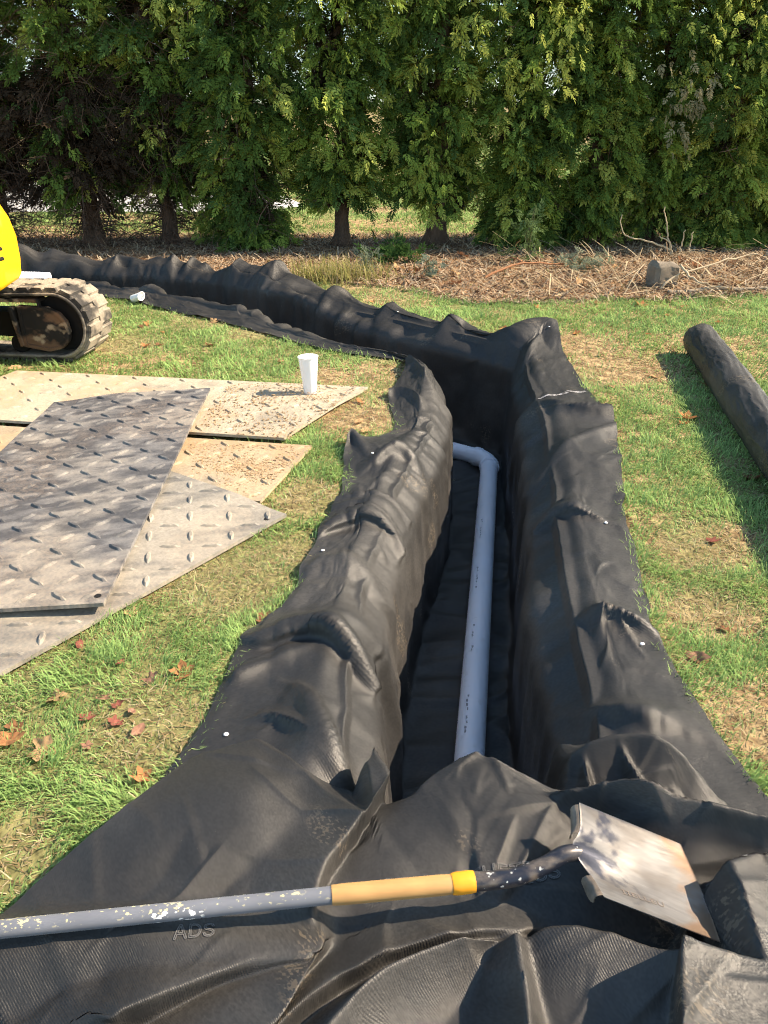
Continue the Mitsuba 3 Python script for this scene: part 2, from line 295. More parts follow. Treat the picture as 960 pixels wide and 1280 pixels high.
# ------------------------------------------------------------------ trench liner
def liner():
    s = [0.0]
    while s[-1] < sk[-1] - 0.02:
        x = s[-1]; s.append(x + (0.0135 if x < 4.2 else 0.016 if x < 7.6 else 0.05))
    s = np.array(s); P = rows(s); n, m = len(s), 210
    LO, LI, RI, RO = P[:, 0:2], P[:, 2:4], P[:, 4:6], P[:, 6:8]
    fall = smooth01((s - 4.9) / 0.9)
    prof = []
    for i in range(n):
        W = RI[i] - LI[i]
        z = lambda p, h: np.array([p[0], p[1], h])
        far = fall[i]
        cl = (LI[i] - LO[i]) / np.linalg.norm(LI[i] - LO[i]); cr_ = (RO[i] - RI[i]) / np.linalg.norm(RO[i] - RI[i]); nr = 1 - far
        pts = [z(LO[i], .008), z(LO[i] * .6 + LI[i] * .4, .020 + .012 * far), z(LI[i] - cl * (.10 * nr + .015), .034 + .015 * far), z(LI[i] + cl * .02 * nr, -.10 * nr + .02 * far), z(LI[i] + .10 * W, -.38), z(LI[i] + .12 * W, -.705),
               z(LI[i] + .97 * W, -.715), z(RI[i] - .03 * W, -.38), z(RI[i] - cr_ * .01 * nr, -.09 * nr + .06 * far), z(RI[i] + cr_ * (.13 * nr + .03), .026 + .065 * far), z(RO[i] * .6 + RI[i] * .4, .024 + .10 * far), z(RO[i], .010 + .03 * far)]
        prof.append(pts)
    prof = np.array(prof)
    X = np.zeros((n, m, 3)); tpar = np.zeros((n, m))
    knots = np.array([0, 20, 38, 52, 76, 100, 124, 146, 164, 178, 192, 209], float)
    for i in range(n):
        for k in range(3):
            X[i, :, k] = np.interp(np.arange(m), knots, prof[i, :, k])
    X = gaussian_filter1d(X, 1.9, axis=1, mode='nearest'); X = gaussian_filter1d(X, 2.0, axis=0, mode='nearest')
    x, y = X[..., 0].copy(), X[..., 1].copy()
    J = np.arange(m)[None, :]; S = s[:, None] + 0 * J
    flapL = smooth01((52 - J) / 10.0) + 0 * S; flapR = smooth01((J - 164) / 10.0) + 0 * S
    # laid folds on the left flap
    Z = np.zeros((n, m))
    L = [
        ([(-.44, 1.985), (-.322, 1.975), (-.209, 1.995), (-.09, 1.90), (.02, 1.80)], [.01, .028, .040, .052, .045], .18, .012, 1),
        ([(-.242, 1.75), (-.184, 1.66), (-.136, 1.533), (-.07, 1.389)], [.01, .03, .05, .05], .016, .06, 1),
        ([(-.40, 1.80), (-.30, 1.87), (-.2, 1.93)], [.02, .025, .01], .02, .03, 1),
        ([(-.229, 2.60), (-.149, 2.715), (-.02, 2.73), (.06, 2.65), (.10, 2.5)], [.0, .030, .035, .032, .0], .07, .015, 1),
        ([(-.19, 2.86), (.03, 2.85), (.12, 2.72)], [.01, .035, .02], .02, .07, 1),
        ([(-.20, 3.36), (-.15, 3.55), (-.09, 3.40), (-.03, 3.30)], [.02, .075, .02, .0], .05, .03, 1),
        ([(-.04, 3.26), (.06, 3.37), (.14, 3.33), (.19, 3.2), (.22, 3.05)], [.03, .065, .075, .06, .02], .035, .02, 1),
        ([(.0, 4.18), (.086, 4.247), (.17, 4.10), (.19, 3.9)], [.03, .06, .05, .0], .02, .05, 1),
        ([(.15, 4.75), (.24, 4.36), (.26, 3.95), (.27, 3.5)], [.09, .05, .02, .0], .05, .09, 1),
        ([(-.33, 2.35), (-.15, 2.40), (.02, 2.33)], [.01, .03, .03], .05, .05, 2)]
    for pts, h, wl, wr, p in L: Z = np.maximum(Z, ridge(x, y, pts, h, wl, wr, p))
    Z *= flapL
    Rr = [
        ([(.50, 2.76), (.62, 2.82), (.70, 2.81), (.82, 2.73)], [.03, .045, .04, .0], .06, .018, 1),
        ([(.44, 1.75), (.55, 1.66), (.66, 1.60)], [.02, .05, .05], .05, .02, 1),
        ([(.58, 2.08), (.71, 2.05), (.80, 1.97)], [.02, .045, .02], .08, .05, 1),
        ([(.586, 3.04), (.78, 3.385), (1.13, 3.69)], [.02, .03, .05], .05, .09, 1),
        ([(.72, 4.3), (.95, 3.95), (1.15, 3.88)], [.02, .04, .05], .05, .05, 1),
        ([(.80, 4.75), (.98, 5.2), (1.06, 5.42)], [.03, .06, .05], .06, .06, 1),
        ([(.36, 5.62), (.46, 5.72), (.56, 5.74)], [.04, .09, .04], .04, .09, 1), ([(-.05, 6.05), (.08, 6.25), (.12, 6.3)], [.04, .08, .06], .03, .14, 1), ([(-.5, 6.35), (-.36, 6.62)], [.02, .08], .025, .16, 1), ([(-.95, 6.75), (-.85, 7.0)], [.03, .10], .03, .2, 1),
        ([(.80, 5.30), (.95, 5.42), (1.08, 5.44), (1.16, 5.3)], [.04, .13, .14, .08], .10, .12, 2)]
    ZR = np.zeros((n, m))
    for pts, h, wl, wr, p in Rr: ZR = np.maximum(ZR, ridge(x, y, pts, h, wl, wr, p))
    # far flap: cloth over lumps of spoil, in crests that run down into the trench
    q = np.stack([S * 2.6, J * 0.012 + 0 * S], -1)
    lumps = 0.07 * (facets(S * 1.0, J * .0135 * .5 + .25 * S, .24, 12, 1.0) + .8) * .9 + .05 * np.maximum(fbm(q, 3, 11) - 0.36, 0)
    radial = 0.10 * (1 - np.abs(2 * fbm(np.stack([S * 5.2, J * .004 + 0 * S], -1), 3, 5) - 1)) ** 4
    ZR = ZR + (lumps + radial) * smooth01((S - 5.6) / 0.8)
    ZL2 = (0.05 * (fbm(np.stack([S * 4.0, J * .02 + 0 * S], -1), 3, 23)) ** 2) * smooth01((S - 5.2) / .5) * flapL
    X[..., 2] += Z + ZR * flapR + ZL2
    # broad unevenness everywhere, hanging pleats on the walls
    N = grid_normals(X)
    if N[n // 4, 10, 2] < 0: N = -N
    B_ = J * .0135 + 0 * S
    wq = fbm(np.stack([S * 2.5, B_ * 2.5], -1), 2, 8) - .5
    cr = .014 * facets(S + .25 * wq, B_ * .55 - .3 * S, .26, 31, 1.6) + .005 * facets(S + .5 * B_, B_ - .4 * S, .13, 32, 1.0)
    cr = cr * (.45 + 1.1 * fbm(np.stack([S * 1.7, B_ * 1.7], -1), 2, 34))
    cw = .026 * facets(S * 1.0 + .15 * wq, B_ * .20 + .10 * S, .15, 36, .9) + .004 * facets(S + .2 * B_, B_ * .4, .09, 37, .8)
    pl = (1 - np.abs(2 * fbm(np.stack([S * 5.5 + 0.4 * fbm(np.stack([S * 2, J * .03 + 0 * S], -1), 2, 9), J * .006 + 0 * S], -1), 3, 40) - 1)) ** 2.5
    wall = smooth01((J - 34) / 12.0) * smooth01((176 - J) / 12.0)
    wf = smooth01((S - 4.4) / .6)
    flo = smooth01((J - 92) / 8.0) * smooth01((132 - J) / 8.0)
    fl = (1 - np.abs(2 * fbm(np.stack([S * 4.5, J * .03 + 0 * S], -1), 3, 77) - 1)) ** 3
    cr = cr + .030 * facets(S + .3 * wq, B_ * .30 + .35 * S, .11, 39, .6) * smooth01((S - 5.0) / .8) * smooth01((J - 150) / 14)
    X += N * (cr * (1 - wall) + wall * (1 - flo) * (cw * (1 + .6 * wf) + (.012 + .06 * wf) * pl) + flo * (.035 * fl + .7 * cr))[..., None]
    base = X.copy()
    ex = 0.010 + 0.022 * (fbm(np.stack([S * 1.6, J * .018 + 0 * S], -1), 3, 55))
    ex = ex + 0.022 * flapL * smooth01((S - .4) / .3) * (S < 4) + .012 * wall
    seed = (1 - np.abs(2 * fbm(np.stack([S * 5 + J * .02, J * .05 - S * 2], -1), 3, 61) - 1)) ** 3
    X += N * (0.002 * seed)[..., None]
    hold = 0.02 + 0.05 * smooth01((S - 6) / 1) + 0 * J
    X = relax(X, base, N, ex * .6, 30, hold, bend=0.5)
    for ax_ in (0, 1): X = gaussian_filter1d(X, .7, axis=ax_, mode='nearest')
    # finer grid for the sharp creases
    f = 1.35; n2, m2 = int(n * f), int(m * f)
    X = np.stack([map_coordinates(X[..., k], np.meshgrid(np.linspace(0, n - 1, n2), np.linspace(0, m - 1, m2), indexing='ij'), order=3, mode='nearest') for k in range(3)], -1)
    s, LO, LI, RI, RO = [np.interp(np.linspace(0, n - 1, n2), np.arange(n), q) if q.ndim == 1 else np.column_stack([np.interp(np.linspace(0, n - 1, n2), np.arange(n), q[:, k]) for k in range(2)]) for q in (s, LO, LI, RI, RO)]
    n, m = n2, m2; J = np.arange(m)[None, :] / f; S = s[:, None] + 0 * J; B_ = J * .0135 + 0 * S
    gg = np.random.default_rng(5); segs = []
    for k in range(460):
        s0 = gg.uniform(.1, 9) if k < 380 else gg.uniform(4.8, 9); side = gg.random() < .55; w = gg.uniform(.3, 1)
        b0 = gg.uniform(.1, .95) if side else gg.uniform(1.85, 2.75); L_ = gg.uniform(.10, .34); an = gg.normal(0, .55)
        a_ = np.array([s0, b0]); d = np.array([math.sin(an), math.cos(an)]) * L_; bend_ = gg.normal(0, .03)
        segs.append(([a_, a_ + d * .5 + [bend_, 0], a_ + d], [0, gg.uniform(.005, .015) * w, 0], gg.uniform(.006, .014), gg.uniform(.02, .06)) if gg.random() < .5 else ([a_, a_ + d * .5 + [bend_, 0], a_ + d], [0, gg.uniform(.005, .015) * w, 0], gg.uniform(.02, .06), gg.uniform(.006, .014)))
    Zc = creases(S, B_, segs)
    x, y = X[..., 0], X[..., 1]
    ex_ = [([(-.43, 1.985), (-.322, 1.965), (-.209, 1.99), (-.09, 1.905), (.02, 1.80)], [.004, .018, .022, .026, .02], .10, .014), ([(-.40, 1.80), (-.32, 1.90), (-.2, 1.955)], [.014, .012, .0], .016, .03),
           ([(-.26, 1.75), (-.184, 1.66), (-.136, 1.533), (-.07, 1.389)], [.0, .016, .02, .01], .016, .05), ([(-.24, 2.60), (-.149, 2.70), (-.02, 2.715), (.06, 2.62), (.09, 2.45)], [.004, .02, .024, .02, .006], .05, .014),
           ([(-.22, 2.70), (-.1, 2.80), (.05, 2.78)], [.0, .018, .01], .010, .04), ([(-.19, 2.93), (-.05, 2.94), (.12, 2.90)], [.012, .022, .01], .012, .05),
           ([(-.33, 1.62), (-.25, 1.60), (-.15, 1.50)], [.006, .02, .006], .03, .01), ([(.50, 2.76), (.62, 2.80), (.70, 2.79), (.81, 2.72)], [.0, .02, .02, .012], .03, .016), ([(.62, 2.9), (.72, 2.84), (.81, 2.72)], [0, .012, .01], .01, .02),
           ([(.60, 2.1), (.70, 2.05), (.80, 1.99)], [.0, .02, .004], .03, .01), ([(.70, 2.05), (.72, 1.95), (.74, 1.86)], [.012, .01, 0], .01, .02), ([(.78, 4.05), (.95, 3.92), (1.13, 3.88)], [.0, .016, .02], .012, .04)]
    Zc = Zc + 1.4 * np.where(X[..., 2] > -.08, creases(x, y, ex_), 0)
    N = grid_normals(X); N = np.where(N[n // 4, 10, 2] < 0, -N, N)
    X = X + N * (Zc + .0022 * facets(S, B_, .06, 33, 1.0) + .0008 * facets(S, B_, .022, 38, .7))[..., None]
    # cut edges: slightly ragged
    e = 0.012 * (fbm(np.stack([s * 9, s * 0], -1), 3, 91) - .5) * 2
    for j in range(9):
        wq = (9 - j) / 9
        X[:, j, :2] += (e * wq)[:, None] * ((LO - LI) / np.linalg.norm(LO - LI, axis=1, keepdims=True))
        X[:, m - 1 - j, :2] += (e[::-1] * wq)[:, None] * ((RO - RI) / np.linalg.norm(RO - RI, axis=1, keepdims=True))
    fl_mask = (J < 44) | (J > 172)
    X[..., 2] = np.where(fl_mask, np.maximum(X[..., 2], 0.012), X[..., 2])
    return X
XL = liner()
liner_key = add('trench_liner', (XL.reshape(-1, 3), grid_faces(*XL.shape[:2])), 'm_cloth', smooth=True, uv=cloth_uv(XL))
tag(liner_key, 'long black geotextile sheet lining the open trench with its wrinkled edges folded onto the grass', 'fabric')
def on_cloth(X, x, y, side=None):
    """Height of a cloth grid at (x, y), from its upper faces."""
    d = (X[..., 0] - x) ** 2 + (X[..., 1] - y) ** 2
    near = d < max(0.015 ** 2, d.min() * 1.5)
    return float(X[..., 2][near].max())

# ------------------------------------------------------------------ shovel axis (needed by the cloth it lies on)
HANDLE = np.array([[-1.02, .895, .150], [-.663, .942, .147], [-.094, 1.014, .142], [.125, 1.039, .140], [.168, 1.045, .140]])
SOCKET = np.array([[.166, 1.045, .140], [.236, 1.052, .141], [.299, 1.072, .150], [.340, 1.090, .159], [.362, 1.096, .155], [.378, 1.098, .148], [.395, 1.097, .138]])
BLADE = np.array([[.372, 1.188, .165], [.375, .985, .150], [.572, .940, .115], [.565, 1.137, .130]])

# ------------------------------------------------------------------ front sheet
def front_sheet():
    n, m = 430, 230
    x1 = np.linspace(-1.15, 1.2, n)
    ye = np.interp(x1, *np.array([(-1.2, .80), (-.78, 1.02), (-.718, 1.103), (-.639, 1.241), (-.459, 1.505), (-.310, 1.575), (-.210, 1.502), (-.135, 1.428), (-.05, 1.375), (.0, 1.50), (.1, 1.56), (.35, 1.56), (.45, 1.50), (.62, 1.48), (.735, 1.33), (.83, 1.27), (.95, 1.15), (1.3, .9)]).T)
    ye = gaussian_filter1d(ye, 2.0, mode='nearest')
    t = np.linspace(0, 1, m)[None, :] ** 0.9
    x = x1[:, None] + 0 * t; y = .42 + (ye[:, None] - .42) * t
    q = lambda f, sd, o=4: fbm(np.stack([x * f, y * f], -1), o, sd) - .5
    x0, y0 = x, y
    x, y = x + .04 * q(4, 41, 2) + .006 * q(15, 43, 2), y + .04 * q(4, 42, 2) + .006 * q(15, 44, 2)
    Z = .03 + .03 * q(3, 1)
    # broad bulges
    Z = smax(Z, .085 * np.exp(-(((x + .38) / .34) ** 2 + ((y - 1.25) / .22) ** 2)) + .02, .03)
    Z = smax(Z, .112 * np.exp(-((y - (1.0 + .1 * (x + .1))) / .10) ** 2) * smooth01((-.02 - x) / .15), .03)
    crest = ridge(x, y, [(-.016, 1.233), (.05, 1.287), (.11, 1.325), (.207, 1.355), (.275, 1.31), (.35, 1.25), (.41, 1.185)], [.08, .105, .128, .146, .136, .115, .08], .09, .20, 2)
    Z = smax(Z, crest, .02)
    F = [
        ([(-.02, 1.345), (-.066, 1.245), (-.111, 1.156), (-.144, 1.081), (-.185, .972), (-.228, .875), (-.256, .809)], [.15, .14, .13, .125, .09, .05, .03], .018, .22, 1),
        ([(-.12, 1.0), (-.193, .984), (-.252, .957), (-.351, .897), (-.446, .851), (-.455, .822), (-.455, .75)], [.05, .10, .115, .12, .13, .12, .08], .028, .16, 1),
        ([(-.10, .99), (-.145, .96), (-.19, .90), (-.25, .83), (-.33, .74)], [.05, .11, .13, .13, .12], .028, .13, 1),
        ([(.244, 1.0), (.114, .989), (-.014, .952), (-.107, .893), (-.175, .835), (-.26, .75)], [.08, .10, .105, .10, .09, .06], .026, .14, 1),
        ([(.21, .975), (.12, .945), (.04, .90), (-.03, .845), (-.10, .77)], [.08, .12, .135, .14, .14], .07, .06, 1),
        ([(.215, .99), (.232, .95), (.237, .89), (.239, .83), (.236, .74)], [.08, .125, .135, .14, .14], .05, .09, 1),
        ([(.245, .985), (.30, .972), (.37, .956), (.45, .93), (.545, .905)], [.08, .11, .125, .13, .14], .022, .28, 1),
        ([(.76, 1.15), (.69, 1.075), (.605, 1.00), (.555, .925), (.517, .849), (.483, .74), (.46, .6)], [.10, .17, .21, .215, .21, .20, .19], .45, .034, 1),
        ([(.31, 1.29), (.43, 1.272), (.52, 1.258), (.585, 1.222), (.66, 1.20), (.78, 1.17), (.92, 1.12)], [.10, .17, .21, .20, .19, .175, .14], .05, .10, 1),
        ([(.40, 1.40), (.50, 1.425), (.60, 1.415), (.68, 1.37)], [.08, .15, .16, .10], .07, .10, 1),
        ([(.52, 1.43), (.545, 1.36), (.57, 1.29)], [.15, .12, .10], .05, .04, 1),
        ([(.45, 1.41), (.45, 1.34)], [.11, .10], .04, .04, 1),
        ([(.59, 1.225), (.60, 1.28), (.64, 1.33)], [.16, .12, .08], .025, .03, 1),
        ([(-.40, 1.02), (-.28, 1.06), (-.25, 1.16)], [.02, .07, .05], .05, .05, 2)]
    for pts, h, wl, wr, p in F: Z = smax(Z, ridge(x, y, pts, h, wl, wr, p), .010)
    # over the open end of the trench the sheet hangs down behind its crest
    cy = np.interp(x, [-.05, 0, .05, .11, .207, .29, .36, .42], [1.34, 1.30, 1.30, 1.335, 1.365, 1.335, 1.32, 1.36])
    inx = smooth01((x + .035) / .05) * smooth01((.42 - x) / .05)
    Z = Z - inx * np.clip(y - cy, 0, 1) * 3.2
    Z += (.010 * facets(x + .3 * y, y - .3 * x, .17, 71, 1.5)) * np.clip(Z / .05, .3, 1)
    x, y = x0, y0
    Z = np.where(x < -.06, np.minimum(Z, .010 + np.clip(ye[:, None] - y, 0, 1) * .75), Z)
    Z = gaussian_filter(Z, .8)
    # keep the cloth below the shovel that lies on it
    def press(Z):
        for a, b, r in list(zip(HANDLE[:-1], HANDLE[1:], [.0165] * 4)) + list(zip(SOCKET[:4], SOCKET[1:5], [.0165] * 4)):
            d = b[:2] - a[:2]; tt = np.clip(((x - a[0]) * d[0] + (y - a[1]) * d[1]) / (d @ d), 0, 1)
            dist = np.hypot(x - a[0] - tt * d[0], y - a[1] - tt * d[1])
            lim = a[2] + (b[2] - a[2]) * tt - r - .002 + np.maximum(dist - r * .8, 0) * 1.3
            Z = np.minimum(Z, lim)
        u = (x - .372) / .2; vv = (y - .962 + (x - .47) * .24) / .205
        inside = np.maximum(np.maximum(-u, u - 1), np.maximum(-vv, vv - 1)) * .2
        lim = .118 - .035 * np.clip(u, 0, 1) + np.maximum(inside, 0) * 1.6
        return np.minimum(Z, lim)
    Z = press(Z)
    Z = np.maximum(Z, np.where((inx > .02) & (y > cy), -1, .012 + 0 * Z))
    X = np.stack([x, y, Z], -1)
    # rolled fold leans towards the camera, the corner fold towards the shovel
    lean = np.clip((ridge(x, y, [(.40, 1.275), (.52, 1.258), (.585, 1.222), (.70, 1.19), (.92, 1.12)], 1.0, .06, .03, 2)), 0, 1) * np.clip(Z - .05, 0, 1)
    X[..., 1] -= .15 * lean
    for pts, k_, vec in [([(-.02, 1.345), (-.066, 1.245), (-.111, 1.156), (-.144, 1.081), (-.185, .972), (-.228, .875), (-.256, .809)], .32, (.9, -.4)),
                         ([(-.193, .984), (-.252, .957), (-.351, .897), (-.446, .851)], .5, (.45, -.9)), ([(-.10, .99), (-.145, .96), (-.19, .90), (-.25, .83), (-.33, .74)], .5, (.75, -.65)),
                         ([(.244, 1.0), (.114, .989), (-.014, .952), (-.107, .893), (-.175, .835)], .4, (.3, -.95))]:
        w_ = np.clip(ridge(x, y, pts, 1.0, .022, .05, 2), 0, 1) * np.clip(Z - .03, 0, 1) * k_
        X[..., 0] += vec[0] * w_; X[..., 1] += vec[1] * w_
    lean = np.clip(ridge(x, y, [(.69, 1.075), (.605, 1.00), (.555, .925), (.517, .849), (.483, .74), (.46, .6)], 1.0, .10, .03, 2), 0, 1) * np.clip(Z - .03, 0, 1)
    X[..., 0] -= .22 * lean; X[..., 1] += .08 * lean
    N = grid_normals(X); N = np.where(N[..., 2:].mean() > 0, N, -N)
    base = X.copy()
    ex = .008 + .02 * (q(2.5, 12, 3) + .5)
    seed = (1 - np.abs(2 * fbm(np.stack([x * 11 + y * 5, y * 16], -1), 3, 3) - 1)) ** 3
    X = relax(X + N * (.0015 * seed)[..., None], base, N, ex * .5, 30, .03 + 0 * x, bend=.5)
    x, y = X[..., 0], X[..., 1]
    gg = np.random.default_rng(15); segs = []
    for k in range(75):
        a_ = np.array([gg.uniform(-.8, .9), gg.uniform(.5, 1.5)]); an = gg.uniform(0, np.pi) if gg.random() < .4 else gg.normal(2.3 if a_[0] < .1 else .6, .5); L_ = gg.uniform(.15, .5); d = np.array([math.cos(an), math.sin(an)]) * L_
        w_ = (gg.uniform(.005, .010), gg.uniform(.02, .045)); w_ = w_ if gg.random() < .5 else w_[::-1]
        segs.append(([a_, a_ + d * .5 + gg.normal(0, .012, 2), a_ + d], [0, gg.uniform(.004, .012), 0], *w_))
    X[..., 2] += creases(x, y, segs) + .0004 * facets(x, y, .025, 75, .7)
    X[..., 2] = press(X[..., 2])
    return X
XF = front_sheet()
front_key = add('front_sheet', (XF.reshape(-1, 3), grid_faces(*XF.shape[:2])), 'm_cloth', smooth=True, uv=cloth_uv(XF))
tag(front_key, 'crumpled black geotextile sheet in the foreground under the shovel', 'fabric')

# lettering printed on the cloth in outline
def cloth_text(text, height, x, y, ang, X, flip=False):
    m = meshkit.text_mesh(text, 1.0, 0.1)
    v = np.array(m.vertices); tri = m.faces[np.abs(m.face_normals[:, 2]) > .9]
    g = shapely.union_all([sg.Polygon(v[t, :2]) for t in tri if m.face_normals is not None and v[t, 2].max() < .01]).buffer(.012)
    ring = g.buffer(.02).difference(g.buffer(-.055)).simplify(.01).segmentize(.12)
    out = []
    pts = X.reshape(-1, 3); sel = (abs(pts[:, 0] - x) < .5) & (abs(pts[:, 1] - y) < .3)
    fz = LinearNDInterpolator(pts[sel, :2], pts[sel, 2])
    for p in getattr(ring, 'geoms', [ring]):
        vv, ff = trimesh.creation.triangulate_polygon(p, engine='earcut')
        vv = vv * height
        if flip: vv[:, 0] = -vv[:, 0]
        c, s_ = math.cos(ang), math.sin(ang)
        w = np.column_stack([x + vv[:, 0] * c - vv[:, 1] * s_, y + vv[:, 0] * s_ + vv[:, 1] * c])
        zz = fz(w); zz = np.where(np.isnan(zz), 0, zz)
        out.append(trimesh.Trimesh(np.column_stack([w, zz + .0018]), ff, process=False))
    return cat(out)
add('printed_lettering', cloth_text('ADS GEOSYNTHETICS', .030, -.10, 1.068, .10, XF), 'm_print', front_key)
add('printed_lettering', cloth_text('ADS', .032, .605, 1.052, .42, XF), 'm_print', front_key)
add('printed_lettering', cloth_text('ADS', .026, -.37, .950, .12, XF), 'm_print', front_key)
def strip_on(X, pts, w, lift=.002):
    p = np.asarray(pts, float); sel = (abs(X[..., 0] - p[:, 0].mean()) < .5) & (abs(X[..., 1] - p[:, 1].mean()) < .5) & (X[..., 2] > -.1)
    fz = LinearNDInterpolator(X[sel][:, :2], X[sel][:, 2])
    t = np.linspace(0, 1, 60)[:, None]; c = p[0] + (p[1] - p[0]) * t
    d = (p[1] - p[0]) / np.linalg.norm(p[1] - p[0]); nn = np.array([-d[1], d[0]])
    ww = w * (.6 + .7 * fbm(np.column_stack([t[:, 0] * 9, t[:, 0] * 0]), 2, 3))[:, None]
    L, Rg = c + nn * ww / 2, c - nn * ww / 2
    v = np.vstack([np.column_stack([L, fz(L)]), np.column_stack([Rg, fz(Rg)])]); v[:, 2] = np.nan_to_num(v[:, 2], nan=.03) + lift
    i = np.arange(59)
    return trimesh.Trimesh(v, np.vstack([np.stack([i, i + 60, i + 1], 1), np.stack([i + 1, i + 60, i + 61], 1)]), process=False)
k = add('chalk_line', strip_on(XL, [(.82, 4.17), (1.10, 4.30)], .022), 'm_chalk', liner_key)
labels[k] = {'label': 'pale grey chalk line across the right flap'}

# small white pin heads that hold the cloth
pin = trimesh.creation.icosphere(2, 1.0); pin.apply_scale([.0065, .0065, .003]); pin_ply = mikit.ply(pin, 'm_foam', smooth=True)
for (x, y, where) in [(-.391, 1.57, 'lowest on the left flap'), (-.05, 3.30, 'near the top of the left flap'), (-.214, 2.499, 'halfway along the left flap'), (.823, 2.70, 'halfway along the right flap'),
                      (.743, 1.94, 'lowest on the right flap'), (.10, 6.02, 'on the far bank of the trench bend'), (1.08, 5.33, 'on the raised far corner of the trench cloth')]:
    X = XF if (y < 1.56 and x < 0) else XL
    k = add('pin', pin_ply, None, to_world=T().translate([x, y, on_cloth(X, x, y) + .002]))
    tag(k, 'small white pin head ' + where, 'pin', 'white pins holding the cloth')

# ------------------------------------------------------------------ pipe
pipe = thing('drain_pipe', 'pale grey plastic drain pipe with an elbow lying along the trench floor', 'pipe')
PZ = -.640
a = np.array([.195, 1.45, PZ - .004]); b = np.array([.668, 4.78, PZ]); c = np.array([.60, 4.945, PZ + .002]); e = np.array([-.55, 5.80, PZ - .004])
add('pipe_length', tube(np.linspace(a, b, 30), .0535, 40), 'm_pipe', pipe, smooth=40)
corner = np.array([.683, 4.885, PZ])
bez = [(1 - t) ** 2 * (b - (b - a) / np.linalg.norm(b - a) * .02) + 2 * t * (1 - t) * corner + t * t * (corner + (e - corner) / np.linalg.norm(e - corner) * .11) for t in np.linspace(0, 1, 20)]
rr = np.full(20, .0570); rr[:4] = rr[-4:] = .0630
add('elbow', tube(bez, rr, 40), 'm_pipe', pipe, smooth=40)
add('pipe_length', tube(np.linspace(bez[-3], e, 12), .0535, 40), 'm_pipe', pipe, smooth=40)
marks = []
for i in range(46):
    t = .10 + .75 * (i // 9) / 5.1 + (i % 9) * .0075 + rng.uniform(-.001, .001); ph = 1.45 + rng.uniform(-.05, .05)
    if rng.random() < .25: continue
    p = a + (b - a) * t; side = np.array([b[1] - a[1], -(b[0] - a[0]), 0]); side /= np.linalg.norm(side)
    q = p + .0536 * (math.cos(ph + .5) * -side * -1 + math.sin(ph + .5) * np.array([0, 0, 1]))
    bx = trimesh.creation.box([.004 + .008 * rng.random(), .011 + .006 * rng.random(), .0012]); bx.apply_transform(trimesh.transformations.rotation_matrix(-.14, [0, 0, 1]))
    bx.apply_translation(q); marks.append(bx)
add('printed_marks', cat(marks), 'm_ink', pipe)
spare = add('spare_pipe', tube(np.linspace([-3.9, 6.62, .20], [-2.66, 6.66, .17], 12), .0535, 32), 'm_pipe', smooth=40)
tag(spare, 'loose length of pale grey pipe lying behind the excavator track', 'pipe')

# ------------------------------------------------------------------ shovel
def handle_color(p, n, uv):
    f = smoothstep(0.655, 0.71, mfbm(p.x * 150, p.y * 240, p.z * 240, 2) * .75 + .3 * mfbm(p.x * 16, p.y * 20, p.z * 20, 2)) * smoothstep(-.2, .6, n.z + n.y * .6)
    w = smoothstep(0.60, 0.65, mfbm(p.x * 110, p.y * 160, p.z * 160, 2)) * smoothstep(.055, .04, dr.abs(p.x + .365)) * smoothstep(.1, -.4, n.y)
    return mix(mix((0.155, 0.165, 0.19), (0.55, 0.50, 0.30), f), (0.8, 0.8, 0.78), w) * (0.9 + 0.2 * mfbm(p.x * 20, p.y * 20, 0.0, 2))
scene['m_handle'] = pr(proc(handle_color), 0.45, 0.4)
scene['m_grip'] = pr(proc(lambda p, n, uv: mix((0.45, 0.25, 0.09), (0.52, 0.31, 0.125), mfbm(p.x * 8, p.y * 160, p.z * 160, 3)) * (0.85 + 0.2 * mfbm(p.x * 30, p.y * 30, 0.0, 2))), 0.5, 0.4)
scene['m_collar'] = pr((0.80, 0.34, 0.02), 0.4, 0.5)
def steel(p, n, uv):
    u, v = uv.x, uv.y
    st = mfbm(u * 5.0 + v * 2, v * 40 - u * 9, 1.0, 2)
    rust = smoothstep(.45, .75, mfbm(u * 6, v * 6, 5.0, 4) * .6 + .45 * smoothstep(.62, 1.0, u) + .25 * smoothstep(.8, 1.0, v) * smoothstep(.4, .9, u))
    paint = smoothstep(.50, .82, mfbm(u * 9, v * 9, 8.0, 3) + .30 * smoothstep(.42, .0, u) * smoothstep(.36, .1, dr.abs(v - .40)) - .06)
    col = mix(mix((0.19, 0.185, 0.18), (0.26, 0.252, 0.243), st), (0.13, 0.112, 0.095), .6 * smoothstep(.4, .7, mfbm(u * 3 + 5, v * 4, 3.0, 4)))
    col = mix(col, (0.22, 0.14, 0.085), rust * .85)
    return mix(col, (0.05, 0.055, 0.075), paint * smoothstep(.62, .25, u))
scene['m_steel'] = {'type': 'twosided', 'bsdf': {'type': 'principled', 'base_color': proc(steel), 'metallic': 0.65, 'roughness': proc(lambda p, n, uv: .38 + .2 * mfbm(uv.x * 4, uv.y * 50, 2.0, 3) + .1), 'specular': 0.5}}
def socket_color(p, n, uv):
    w = smoothstep(.40, .85, mfbm(p.x * 40, p.y * 60, p.z * 60, 4)); d = smoothstep(.72, .8, mfbm(p.x * 120, p.y * 120, p.z * 120, 2))
    return mix(mix((0.018, 0.022, 0.035), (0.20, 0.165, 0.13), w * .75), (.5, .5, .48), d)
scene['m_socket'] = {'type': 'twosided', 'bsdf': {'type': 'principled', 'base_color': proc(socket_color), 'metallic': 0.25, 'roughness': 0.36, 'specular': 0.5}}
sh = thing('shovel', 'square point shovel with speckled grey handle and tan grip lying on the black cloth', 'shovel')
hp = np.array([np.interp(np.linspace(0, 1, 60), [0, .3, .78, .967, 1], HANDLE[:, k]) for k in range(3)]).T
lx = hp[:, 0]
